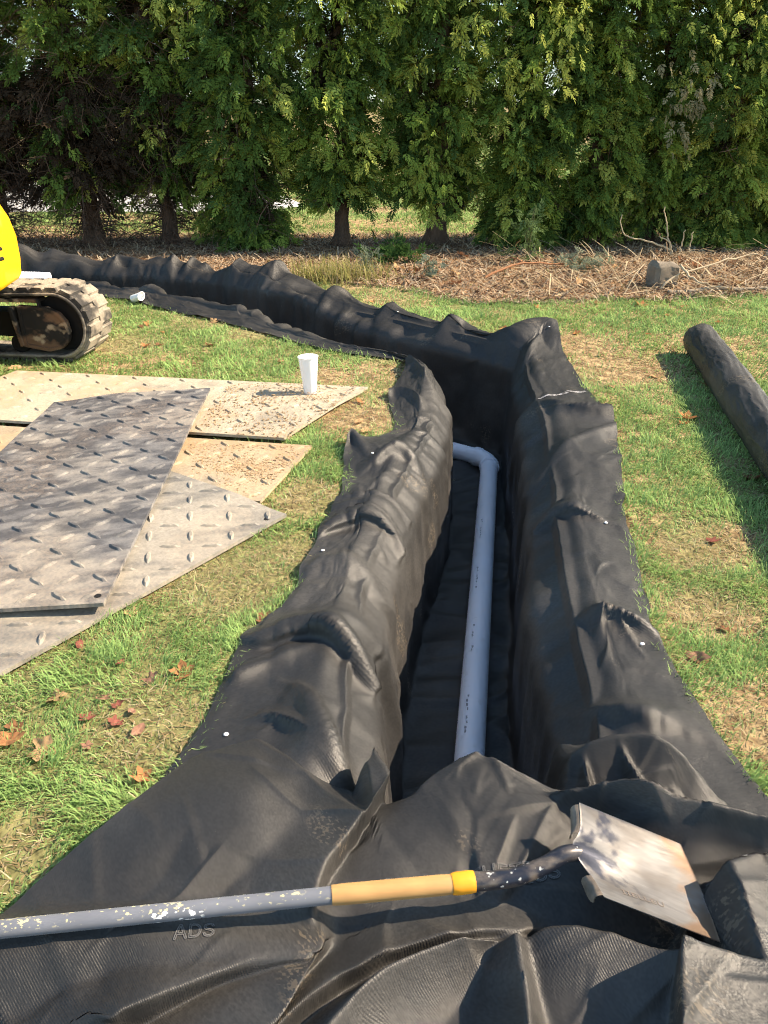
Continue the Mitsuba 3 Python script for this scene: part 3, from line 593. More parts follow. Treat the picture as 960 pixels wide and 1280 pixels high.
add('handle', tube(hp[lx < -.085], .0155, 24), 'm_handle', sh, smooth=50)
g = hp[(lx > -.11) & (lx < .13)]; add('grip', tube(g, np.r_[.0172, np.full(len(g) - 2, .0182), .0172], 24), 'm_grip', sh, smooth=50)
gc = np.linspace(hp[np.argmin(abs(lx - .128))], SOCKET[0], 6); add('collar', tube(gc, [.0185, .0202, .0202, .0202, .0202, .019], 24), 'm_collar', sh, smooth=40)
sp = np.array([PchipInterpolator([0, .2, .42, .57, .7, .86, 1], SOCKET[:, k])(np.linspace(0, 1, 34)) for k in range(3)]).T
add('socket', tube(sp, np.interp(np.linspace(0, 1, 34), [0, .04, .5, .68, .85, 1], [.0178, .017, .016, .0155, .014, .010]), 24), 'm_socket', sh, smooth=50)
scene['m_step'] = pr(proc(lambda p, n, uv: mix((.09, .075, .06), (.27, .215, .165), mfbm(p.x * 60, p.y * 60, p.z * 60, 3))), .55, .4)
nu, nv = 48, 40
uu, vv = np.meshgrid(np.linspace(0, 1, nu), np.linspace(0, 1, nv), indexing='ij')
P = ((1 - uu) * (1 - vv))[..., None] * BLADE[0] + ((1 - uu) * vv)[..., None] * BLADE[1] + (uu * vv)[..., None] * BLADE[2] + (uu * (1 - vv))[..., None] * BLADE[3]
P[..., 2] += .036 * (2 * vv - 1) ** 2 * (1 - .6 * uu) - .012 + .010 * np.exp(-((vv - .44) / .13) ** 2) * (1 - smooth01(uu / .55)) * 2.4
P[..., 0] += .030 * (np.exp(-((vv - .44) / .18) ** 2)) * (1 - uu) * -1 + .012
P[..., 0] += .010 * np.sin(vv * math.pi) * uu
top = P.reshape(-1, 3); bot = top - np.array([0, 0, .0022])
F0 = grid_faces(nu, nv); nb = nu * nv
ed = np.r_[np.arange(nv), np.arange(nv - 1, nb, nv)[1:], np.arange(nb - 2, nb - nv - 1, -1), np.arange(nb - 2 * nv, 0, -nv)]
ed2 = np.roll(ed, -1)
Fs = np.vstack([np.stack([ed, ed2, ed2 + nb], 1), np.stack([ed, ed2 + nb, ed + nb], 1)])
uvb = np.stack([uu.ravel(), vv.ravel()], 1)
add('blade', (np.vstack([top, bot]), np.vstack([F0, F0[:, ::-1] + nb, Fs])), 'm_steel', sh, smooth=True, uv=np.vstack([uvb, uvb]))
for (v0, v1) in ((.02, .25), (.68, .98)):                     # turned foot steps
    w = np.linspace(v0, v1, 8); tt = np.linspace(0, 1, 6)
    e0 = np.array([[np.interp(q, vv[0], P[0, :, k]) for k in range(3)] for q in w])
    S = e0[:, None] + np.stack([-.014 * np.sin(tt * 1.9) + 0 * w[:, None], .002 + 0 * tt + 0 * w[:, None], .003 * np.sin(tt * 3) - .030 * tt ** 1.4 * np.sin(np.linspace(.45, 2.7, 8))[:, None] ** .5], -1)
    S2 = np.stack([S, S - np.array([.002, 0, .0005])], 0)
    f = grid_faces(8, 6); 
    add('foot_step', (S2.reshape(-1, 3), np.vstack([f, f[:, ::-1] + 48])), 'm_step', sh, smooth=True)
st = meshkit.text_mesh('IIELLEU', .012, .0005); st.apply_scale([1.15, 1, 1])
stv = np.array(st.vertices); ub = .22 + stv[:, 0] / .2; vb = .80 - (stv[:, 1]) / .205
fz = LinearNDInterpolator(uvb, top)
w = fz(np.column_stack([np.clip(ub, 0, 1), np.clip(vb, 0, 1)])); w[:, 2] += .0004 + stv[:, 2]
scene['m_stamp'] = pr((.20, .165, .135), .5, .4)
add('stamped_lettering', trimesh.Trimesh(w, st.faces, process=False), 'm_stamp', sh)

# ------------------------------------------------------------------ ground protection mats
lug = np.array([[.040 * c_ * s0, .0105 * s_ * s0, h] for h, s0 in ((0, 1.0), (.0085, .55)) for c_, s_ in [(math.cos(t), math.sin(t)) for t in np.linspace(0, 2 * math.pi, 9)[:-1]]])
lug[:, 0] *= 1.0
lug_mesh = trimesh.convex.convex_hull(lug)
MATS = []
def mat(label, bsdf, C, zf, pitch, first=0, skip=None, hole=True):
    """C: corners near-right, far-right, far-left, near-left; zf(u, v): height of the underside."""
    C = np.array(C, float); key = thing('ground_mat', label, 'mat', 'ground protection mats')
    def at(u, v): return (1 - u)[..., None] * ((1 - v)[..., None] * C[0] + v[..., None] * C[1]) + u[..., None] * ((1 - v)[..., None] * C[3] + v[..., None] * C[2])
    n, m = 34, 50
    u, v = np.meshgrid(np.linspace(0, 1, n), np.linspace(0, 1, m), indexing='ij')
    top = np.concatenate([at(u, v), (zf(u, v) + .013)[..., None]], -1).reshape(-1, 3)
    nb = len(top); f = grid_faces(n, m)
    if np.cross(*(np.diff(C[[0, 1, 2]], axis=0)))  < 0: pass
    ed = np.r_[np.arange(m), np.arange(m - 1, nb, m)[1:], np.arange(nb - 2, nb - m - 1, -1), np.arange(nb - 2 * m, 0, -m)]; e2 = np.roll(ed, -1)
    lo = top - [0, 0, .013]; rim = top.copy()
    add('panel', (np.vstack([top, lo]), np.vstack([f, f[:, ::-1] + nb, np.stack([ed, e2, e2 + nb], 1), np.stack([ed, e2 + nb, ed + nb], 1)])), bsdf, key, smooth=35)
    MATS.append(sg.Polygon(C))
    ply = mikit.ply(lug_mesh, bsdf)
    Lu, Lv = np.linalg.norm(C[3] - C[0]), np.linalg.norm(C[1] - C[0]); nu, nv = int((Lu - .08) / pitch), int((Lv - .08) / pitch)
    for i in range(nu + 1):
        for j in range(nv + 1):
            uu, vv = np.array((.05 + i * (Lu - .1) / nu) / Lu), np.array((.05 + j * (Lv - .1) / nv) / Lv)
            p = at(uu, vv)
            if skip and skip(p): continue
            d = 1e-3; z = float(zf(uu, vv)) + .0125
            gu = (float(zf(uu + d, vv)) - float(zf(uu, vv))) / (d * Lu); gv = (float(zf(uu, vv + d)) - float(zf(uu, vv))) / (d * Lv)
            ex = (C[3] - C[0]) / Lu; ey = (C[1] - C[0]) / Lv
            X = np.array([*ex, gu]); Y = np.array([*ey, gv]); X /= np.linalg.norm(X); Z = np.cross(X, Y); Z /= np.linalg.norm(Z); Z *= np.sign(Z[2]); Y = np.cross(Z, X)
            M = np.eye(4); M[:3, 0], M[:3, 1], M[:3, 2], M[:3, 3] = X, Y, Z, [p[0], p[1], z]
            ang = 45 if (i + j) % 2 == 0 else -45
            add('tread_lug', ply, None, key, to_world=T(M.tolist()) @ T().rotate([0, 0, 1], ang))
    if hole:
        h = trimesh.creation.cylinder(.011, .001, sections=14); p = at(np.array(.035), np.array(.965 if hole == 2 else .02)); h.apply_translation([*p, float(zf(np.array(.035), np.array(.965 if hole == 2 else .02))) + .0136])
        add('bolt_hole', h, 'm_black', key)
    return key
seen = lambda p: p[0] < -.47 * (p[1] * .895 + .63) - .18
Cdark = [(-.851, 2.10), (-.915, 4.15), (-1.68, 3.98), (-1.62, 2.0)]
dark_poly = sg.Polygon(Cdark).buffer(-.03)
und = lambda p: seen(p) or dark_poly.contains(sg.Point(p))
mat('tan mat with a white cup on its right corner', 'm_mat_tan', [(-.462, 3.533), (-.088, 4.348), (-2.15, 4.66), (-2.35, 3.83)], lambda u, v: .028 + .010 * u * (1 - v) - .018 * smooth01((v - .5) * 2) + 0 * u, .125, skip=und, hole=0)
mat('soil covered mat between the tan mat and the pale mat', 'm_mat_soil', [(-.485, 2.894), (-.328, 3.478), (-2.0, 3.75), (-2.15, 3.10)], lambda u, v: .012 + .004 * u + 0 * v, .11, skip=und, hole=0)
mat('pale grey mat nearest the camera, half under the dark mat', 'm_mat_pale', [(-1.60, 1.03), (-.37, 2.781), (-1.14, 3.32), (-2.37, 1.57)], lambda u, v: .012 + .018 * smooth01((u - .05) * 4) * smooth01((v - .3) * 3), .098, skip=und, hole=2)
mat('dark grey mat with dusty smears lying on top of the other mats', 'm_mat_dark', Cdark, lambda u, v: .052 + .022 * smooth01((v - .35) / .5) - .03 * smooth01((u - .55) / .45) * smooth01((v - .6) / .4) + .006 * np.sin(v * 5 + u * 2), .098, skip=lambda p: seen(p), hole=1)

# clods and crumbs of soil on the mats
def clods(n, poly, z, r0, r1, sd):
    g = np.random.default_rng(sd); ico = trimesh.creation.box([1.5, 1.5, 1.5]); V, Fc = np.array(ico.vertices), np.array(ico.faces)
    b = poly.bounds; p = np.column_stack([g.uniform(b[0], b[2], 6 * n), g.uniform(b[1], b[3], 6 * n)]); p = p[shapely.contains_xy(poly, p[:, 0], p[:, 1])]
    p = p[fbm(np.column_stack([p * 4]), 3, sd) + g.random(len(p)) * .25 > .62][:n]; n = len(p)
    r = r0 + (r1 - r0) * g.random(n) ** 4
    sc = r[:, None] * (.7 + .6 * g.random((n, 3))) * [1, 1, .55]
    v = V[None] * sc[:, None] * (1 + .7 * (g.random((n, 8, 1)) - .5)) + np.column_stack([p, np.full(n, z)])[:, None]
    col = np.array([.36, .25, .145]) * (.65 + .7 * g.random((n, 1)))
    return trimesh.Trimesh(v.reshape(-1, 3), (Fc[None] + 8 * np.arange(n)[:, None, None]).reshape(-1, 3), process=False), np.repeat(col, 8, 0)
ma, ca = clods(3200, sg.Polygon([(-.43, 3.5), (-.12, 4.32), (-.85, 4.35), (-.9, 3.62)]), .046, .0008, .0055, 5)
mb, cb = clods(3000, sg.Polygon([(-.50, 2.92), (-.35, 3.47), (-.9, 3.50), (-.80, 3.1)]), .026, .0008, .0055, 6)
kind(add('soil_crumbs', cat([ma, mb]), 'm_litter', color=np.vstack([ca, cb])), 'stuff', 'brown crumbs of soil scattered on the mats')

# ------------------------------------------------------------------ cups
def cup(r0, r1, h, wall=.003):
    prof = [(0, 0), (r0 - .002, 0), (r0, .002), (r1 - .001, h - .006), (r1 + .002, h - .005), (r1 + .0025, h - .001), (r1, h), (r1 - wall, h - .001), (r0 - wall, .006), (0, .006)]
    return trimesh.creation.revolve(np.array(prof), sections=40)
c = cup(.034, .052, .200)
c.apply_transform(trimesh.transformations.rotation_matrix(-.03, [0, 1, 0])); c.apply_translation([-.394, 4.215, .033])
tag(add('foam_cup', c, 'm_foam', smooth=40), 'tall white foam cup standing on the corner of the tan mat', 'cup')
c = cup(.030, .044, .10); v = np.array(c.vertices); v[:, 0] *= 1 - .35 * smooth01(v[:, 2] / .1); v += .006 * (noise(v * 45)[:, None] - .5) if False else 0
c.vertices = v; c.apply_transform(trimesh.transformations.rotation_matrix(1.25, [.5, 1, 0])); c.apply_translation([-1.99, 6.56, .035])
tag(add('foam_cup', c, 'm_foam', smooth=40), 'small squashed white cup lying on the grass by the far trench edge', 'cup')

# ------------------------------------------------------------------ roll of cloth
def roll():
    A, B = np.array([1.985, 5.10, .094]), np.array([1.36, 1.25, .094]); L = np.linalg.norm(B - A); ax = (B - A) / L
    sx = np.cross(ax, [0, 0, 1]); sx /= np.linalg.norm(sx); up = np.cross(sx, ax)
    n, m = 240, 96
    t = np.linspace(0, 1, n); th = np.linspace(0, 2 * np.pi, m)
    TT, H = np.meshgrid(t, th, indexing='ij')
    e = np.minimum(np.minimum(TT, 1 - TT) * L / .035, 1); rad = .094 * (.86 + .14 * np.sqrt(1 - (1 - e) ** 2))
    q = np.stack([TT * L * 6 + H * .5, np.cos(H) * 1.3, np.sin(H) * 1.3], -1)
    rad = rad + .005 * (meshkit.fbm(q, 3, 3) - .5) + .007 * (1 - np.abs(2 * meshkit.fbm(np.stack([TT * L * 5 + H * 1.2, np.cos(H) * 2, np.sin(H) * 2], -1), 3, 8) - 1)) ** 4
    rad += .006 * (H / (2 * np.pi))                                   # the free edge of the outer turn
    X = A + (TT * L)[..., None] * ax + (rad * np.cos(H + 2.2))[..., None] * sx + (rad * np.sin(H + 2.2))[..., None] * up
    X[..., 2] = np.maximum(X[..., 2], .004)
    return X, A, ax, sx, up
XR, A, ax, sx, up = roll()
rk = thing('fabric_roll', 'rolled up length of black geotextile lying on the grass at the right', 'roll')
add('outer_turn', (XR.reshape(-1, 3), grid_faces(*XR.shape[:2])[:, ::-1]), 'm_cloth', rk, smooth=True, uv=cloth_uv(XR))
sp_ = []
for end, sgn in ((A, 1), (A + ax * np.linalg.norm(XR[-1, 0] - XR[0, 0]), -1)):
    th = np.linspace(0, 9 * 2 * np.pi, 260); r = .012 + .082 * th / th[-1]
    for dep in (0,):
        c0 = end + ax * sgn * (.006 + .004 * np.sin(th * .7))[:, None] + (r * np.cos(th))[:, None] * sx + (r * np.sin(th))[:, None] * up
        c1 = c0 + ax * sgn * .10
        v = np.vstack([c0, c1]); i = np.arange(259)
        sp_.append(trimesh.Trimesh(v, np.vstack([np.stack([i, i + 1, i + 261], 1), np.stack([i, i + 261, i + 260], 1)]), process=False))
        pl_ = trimesh.Trimesh(np.vstack([end + ax * sgn * .03 + .098 * (np.cos(q) * sx + np.sin(q) * up) for q in np.linspace(0, 6.283, 33)] + [end + ax * sgn * .03]), [[k_, k_ + 1, 33] for k_ in range(32)], process=False)
        sp_.append(pl_)
add('wound_layers', cat(sp_), 'm_black', rk)

# ------------------------------------------------------------------ excavator
scene['m_yellow'] = {'type': 'twosided', 'bsdf': {'type': 'principled', 'base_color': proc(lambda p, n, uv: mix((0.76, 0.43, 0.010), (0.55, 0.36, 0.09), smoothstep(.55, .85, mfbm(p.x * 6, p.y * 6, p.z * 9, 4)) * .6)), 'roughness': 0.35, 'specular': 0.5, 'clearcoat': 0.3}}
def rubber(p, n, uv):
    m = smoothstep(.38, .62, mfbm(p.x * 9, p.y * 9, p.z * 9, 4) + .08 * n.z)
    return mix((0.05, 0.047, 0.043), (0.29, 0.25, 0.195), m) * (.7 + .6 * mfbm(p.x * 90, p.y * 90, p.z * 90, 2))
scene['m_rubber'] = pr(proc(rubber), 0.9, 0.15)
scene['m_rubber_side'] = pr(proc(lambda p, n, uv: mix((0.02, 0.019, 0.018), (0.20, 0.15, 0.10), smoothstep(.5, .75, mfbm(p.x * 10, p.y * 10, p.z * 10, 4)))), 0.9, 0.15)
scene['m_rust'] = pr(proc(lambda p, n, uv: mix(mix((0.025, 0.022, 0.02), (0.17, 0.10, 0.06), smoothstep(.45, .65, mfbm(p.x * 11, p.y * 11, p.z * 11, 4))), (0.42, 0.32, 0.22), smoothstep(.6, .75, mfbm(p.x * 14, p.y * 14, p.z * 14 + 9, 3)))), 0.8, 0.25)
scene['m_grease'] = pr((0.014, 0.012, 0.011), 0.7, 0.3)
ROT = math.radians(-7)
ex = thing('mini_excavator', 'yellow mini excavator with muddy rubber tracks at the left edge', 'excavator')
def EXC(m, ox=-1.775, oy=4.86, oz=0.0):
    """Local frame: x along the track with its rounded end at 0, y to the back, z up."""
    m = m.copy(); m.apply_transform(trimesh.transformations.rotation_matrix(ROT, [0, 0, 1])); m.apply_translation([ox, oy, oz]); return m
RT, LT, WT = .228, 1.55, .30
def belt(r, d=0.0):
    """Points round the track at distance r from its two wheel axles, and outward normals."""
    c0, c1 = -RT, -LT + RT; q = []
    for t in np.linspace(-np.pi / 2, np.pi / 2, 22): q.append((c0 + r * math.cos(t), RT + r * math.sin(t), math.cos(t), math.sin(t)))
    for x in np.linspace(c0, c1, 26)[1:-1]: q.append((x, RT + r - .012 * math.sin((x - c0) / (c1 - c0) * math.pi), 0, 1))
    for t in np.linspace(np.pi / 2, 3 * np.pi / 2, 22): q.append((c1 + r * math.cos(t), RT + r * math.sin(t), math.cos(t), math.sin(t)))
    for x in np.linspace(c1, c0, 26)[1:-1]: q.append((x, RT - r, 0, -1))
    return np.array(q)
def track(ox, oy, full):
    o, n_ = belt(RT - .012), None; inn = belt(RT - .045); m = len(o); V, Fv = [], []
    ring = [(o, 0.0, 0.012), (o, 0.012, 0), (o, WT - .012, 0), (o, WT, 0.012), (inn, WT, 0), (inn, 0, 0)]
    for (q, y, ins) in ring: V.append(np.column_stack([q[:, 0] - q[:, 2] * ins, np.full(m, y), q[:, 1] - q[:, 3] * ins]))
    for k in range(6):
        i = np.arange(m); j = (i + 1) % m; a_, b_ = k * m, ((k + 1) % 6) * m
        Fv += [np.stack([a_ + i, b_ + i, b_ + j], 1), np.stack([a_ + i, b_ + j, a_ + j], 1)]
    tr = add('track', EXC(trimesh.Trimesh(np.vstack(V), np.vstack(Fv), process=False), ox, oy), 'm_rubber', ex, smooth=40)
    base_lug = trimesh.convex.convex_hull(np.array([[x * sx, y, z] for z, sx in ((-.004, .038), (.012, .030)) for x in (-1, 1) for y in (0, WT * .52)]))
    ply = mikit.ply(base_lug, 'm_rubber')
    per = belt(RT - .014); seg = np.linalg.norm(np.diff(np.vstack([per, per[:1]])[:, :2], axis=0), axis=1); cum = np.r_[0, np.cumsum(seg)]
    N = int(cum[-1] / .088); pts = np.vstack([per, per[:1]])
    for k in range(2 * N):
        d = (k // 2 + .5 * (k % 2)) * cum[-1] / N
        x, z, nx, nz = [np.interp(d, cum, pts[:, c_]) for c_ in range(4)]; l = math.hypot(nx, nz); nx, nz = nx / l, nz / l
        if not full and nx < .3: continue
        M = np.eye(4); M[:3, 0] = [nz, 0, -nx]; M[:3, 1] = [0, 1, 0]; M[:3, 2] = [nx, 0, nz]; M[:3, 3] = [x, 0 if k % 2 else WT * .48, z]
        G = trimesh.transformations.translation_matrix([ox, oy, 0]) @ trimesh.transformations.rotation_matrix(ROT, [0, 0, 1]) @ M
        add('tread_block', ply, None, tr, to_world=T(G.tolist()))
    lip = belt(RT - .040); lv = np.column_stack([lip[:, 0], np.full(m, -.004), lip[:, 1]])
    add('track_rim', EXC(tube(np.vstack([lv, lv[:1]]), .010, 8, cap=False), ox, oy), 'm_rubber', tr, smooth=True)
    fr = add('track_frame', EXC(cat([trimesh.creation.box([LT - .5, WT * .5, .15], transform=trimesh.transformations.translation_matrix([-LT / 2, WT * .55, RT - .02]))]), ox, oy), 'm_grease', ex)
    w = trimesh.creation.cylinder(RT - .06, WT * .5, sections=40); w.apply_transform(trimesh.transformations.rotation_matrix(np.pi / 2, [1, 0, 0]))
    for xx in (-RT, -LT + RT):
        w2 = w.copy(); w2.apply_translation([xx, WT * .55, RT]); add('idler_wheel', EXC(w2, ox, oy), 'm_grease', ex, smooth=40)
    for xx in np.linspace(-.5, -LT + .5, 3):
        w = trimesh.creation.cylinder(.055, WT * .5, sections=24); w.apply_transform(trimesh.transformations.rotation_matrix(np.pi / 2, [1, 0, 0])); w.apply_translation([xx, WT * .4, .10]); add('roller', EXC(w, ox, oy), 'm_grease', ex, smooth=40)
    # guard plate over the idler: flat at its inner end, rounded outside
    g = sg.Polygon([(-.445, .10), (-.445, .335), (-.27, .33), (-.20, .30), (-.16, .25), (-.150, .19), (-.165, .135), (-.21, .095), (-.29, .075), (-.36, .085)]).buffer(.012).buffer(-.006)
    pm = trimesh.creation.extrude_polygon(g, .022); pm.apply_transform(trimesh.transformations.rotation_matrix(np.pi / 2, [1, 0, 0])); pm.apply_translation([0, .035, 0])
    gp = add('guard_plate', EXC(pm, ox, oy), 'm_rust', ex, smooth=30)
    rimg = g.difference(g.buffer(-.018)); pm = trimesh.creation.extrude_polygon(rimg, .010); pm.apply_transform(trimesh.transformations.rotation_matrix(np.pi / 2, [1, 0, 0])); pm.apply_translation([0, .0125, 0])
    add('plate_edge', EXC(pm, ox, oy), 'm_rust', gp, smooth=30)
    b_ = rbox(.026, .05, .24, .004); b_.apply_transform(trimesh.transformations.rotation_matrix(-.16, [0, 1, 0])); b_.apply_translation([-.475, .015, .215]); add('bracket', EXC(b_, ox, oy), 'm_rust', ex)
    b_ = rbox(LT - .62, .10, .022, .004); b_.apply_translation([-.31 - (LT - .62) / 2, .05, .372]); add('top_rail', EXC(b_, ox, oy), 'm_rust', ex)
    b_ = rbox(.012, .03, .05, .002); b_.apply_translation([-.315, .02, .352]); add('tab', EXC(b_, ox, oy), 'm_rust', ex)
    b_ = tube([[-.60, .03, .285], [-LT + .5, .03, .28]], .016, 10); add('grease_bar', EXC(b_, ox, oy), 'm_rust', ex, smooth=40)
track(-1.745, 4.86, True)
track(-2.13, 3.98, True)
b_ = trimesh.creation.box([.5, .9, .12]); b_.apply_translation([-2.75, 4.62, .30]); add('crossbeam', b_, 'm_grease', ex)
# body: rounded counterweight with louvres
def body():
    plan = sg.Polygon([(-4.1, 4.02), (-2.66, 4.02), (-2.33, 4.12), (-2.16, 4.34), (-2.105, 4.62), (-2.14, 4.92), (-2.31, 5.14), (-2.6, 5.26), (-4.1, 5.26)]).buffer(.08).buffer(-.04)
    lv = []
    ring0 = np.array(plan.exterior.segmentize(.04).coords)[:-1]; cen = np.array([-3.1, 4.64])
    for z, s_ in [(.485, .93), (.50, .955), (.53, .975), (.62, .985), (.74, .985), (.84, .965), (.93, .925), (1.0, .87), (1.05, .80), (1.075, .70), (1.08, 0.0)]:
        lv.append(np.column_stack([cen + (ring0 - cen) * s_, np.full(len(ring0), z)]))
    V = np.vstack(lv); m = len(ring0); Fv = []
    for k in range(len(lv) - 1):
        i = np.arange(m); j = (i + 1) % m; Fv += [np.stack([k * m + i, k * m + j, (k + 1) * m + j], 1), np.stack([k * m + i, (k + 1) * m + j, (k + 1) * m + i], 1)]
    return trimesh.Trimesh(V, np.vstack(Fv), process=False), ring0, cen
bm, ring0, cen = body()
bd = add('body', bm, 'm_yellow', ex, smooth=35)
pl = sg.LinearRing(ring0); start = pl.project(sg.Point(-2.18, 4.30)); 
for k in range(5):
    z = .665 + .052 * k; s_ = float(np.interp(z, [.62, .74, .84, .93], [.985, .985, .965, .925]))
    for d0, d1, nm in ((-.36, .05, 'louvre'),):
        arc = np.array([pl.interpolate((start + q) % pl.length).coords[0] for q in np.linspace(d0, d1, 16)])
        c2 = cen + (arc - cen) * (s_ + .002); zz = z - .012 * np.linspace(1, 0, 16)
        v = np.vstack([np.column_stack([c2, zz]), np.column_stack([cen + (arc - cen) * (s_ + .006), zz + .008]), np.column_stack([cen + (arc - cen) * (s_ + .001), zz + .020])])
        add('louvre', (v, grid_faces(3, 16)), 'm_grease' , bd, smooth=True)
b_ = rbox(1.3, 1.0, .10, .02); b_.apply_translation([-3.0, 4.64, .44]); add('slew_frame', b_, 'm_grease', ex)

# ------------------------------------------------------------------ hedge of arborvitae
def spray_proto(sd):
    g = np.random.default_rng(sd); V, Fc = [], []
    def leaf(p, d, L, w):
        d = d / np.linalg.norm(d); s_ = np.array([-d[1], d[0], 0]); k = len(V)
        V.extend([p, p + d * L * .45 + s_ * w + [0, 0, .03 * L], p + d * L + [0, 0, -.10 * L], p + d * L * .45 - s_ * w + [0, 0, -.02 * L]]); Fc.extend([[k, k + 1, k + 2], [k, k + 2, k + 3]])
    for i in range(4):
        x = .08 + .19 * i
        for sgn in (-1, 1):
            a_ = math.radians(sgn * (48 - 4 * i) + g.uniform(-10, 10)); L = (.46 - .05 * i) * g.uniform(.8, 1.15)
            leaf(np.array([x, 0, -.12 * x * x]), np.array([math.cos(a_), math.sin(a_), g.uniform(-.25, .15)]), L, L * .19)
    leaf(np.array([.72, 0, -.08]), np.array([1.0, g.uniform(-.2, .2), -.2]), .36, .07)
    return np.array(V), np.array(Fc)
PROTO = [spray_proto(k) for k in range(4)]
def place_sprays(P, D, S, col, g):
    """Sprays at P, hanging along D, of size S, with vertex colours."""
    Vs, Fs, Cs, at = [], [], [], 0
    tw = np.cross(D, g.normal(size=D.shape)); tw /= np.linalg.norm(tw, axis=1, keepdims=True); nn = np.cross(D, tw)
    pick = g.integers(0, 4, len(P))
    for k, (V, Fc) in enumerate(PROTO):
        i = np.nonzero(pick == k)[0]
        if not len(i): continue
        v = P[i, None] + S[i, None, None] * (V[None, :, :1] * D[i, None] + V[None, :, 1:2] * tw[i, None] + V[None, :, 2:] * nn[i, None])
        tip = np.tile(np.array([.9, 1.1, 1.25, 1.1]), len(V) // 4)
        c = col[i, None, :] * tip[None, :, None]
        Vs.append(v.reshape(-1, 3)); Cs.append(c.reshape(-1, 3)); Fs.append((Fc[None] + len(V) * np.arange(len(i))[:, None, None]).reshape(-1, 3) + at); at += len(i) * len(V)
    return trimesh.Trimesh(np.vstack(Vs), np.vstack(Fs), process=False), np.vstack(Cs)
TREES = [(-5.3, 9.5, 1.0, 3.6, .78), (-4.2, 9.45, .85, 3.8, .78), (-3.21, 9.42, .70, 4.0, .80), (-2.41, 9.6, .70, 3.7, .74), (-1.51, 9.45, .12, 4.2, .76), (-.48, 9.45, .62, 4.2, .78),
         (.57, 9.6, .60, 4.3, .80), (1.5, 9.45, .22, 3.7, .66), (2.25, 9.55, .28, 3.9, .64), (2.95, 9.7, .34, 3.8, .66), (3.65, 9.5, .20, 3.6, .64), (4.35, 9.65, .10, 3.9, .70), (5.3, 9.6, .3, 3.7, .7)]
TLAB = ['dark evergreen hedge tree partly behind the excavator at the far left', 'evergreen hedge tree with bare brown lower twigs above the excavator body', 'evergreen hedge tree with thick bare trunk and dead brown twigs, behind the excavator track',
        'evergreen hedge tree with a bare trunk, left of the tree leafy to the ground', 'dark evergreen hedge tree leafy down to the ground at the left of the row', 'evergreen hedge tree whose bare trunk stands behind the trench, straight above its far bank',
        'evergreen hedge tree with a bright green low tuft and a stout bare trunk', 'evergreen hedge tree with pale drooping tips right of the stout bare trunk', 'evergreen hedge tree behind the leafy weed stalk', 'evergreen hedge tree with a hanging cluster of pale dry tips', 'evergreen hedge tree behind the dry branched stalk',
        'evergreen hedge tree leafy to the ground near the right edge', 'evergreen hedge tree cut by the right edge']
TONES = np.array([[.064, .108, .030], [.095, .150, .034], [.18, .245, .05], [.34, .38, .09], [.068, .118, .036]]) * 1.28
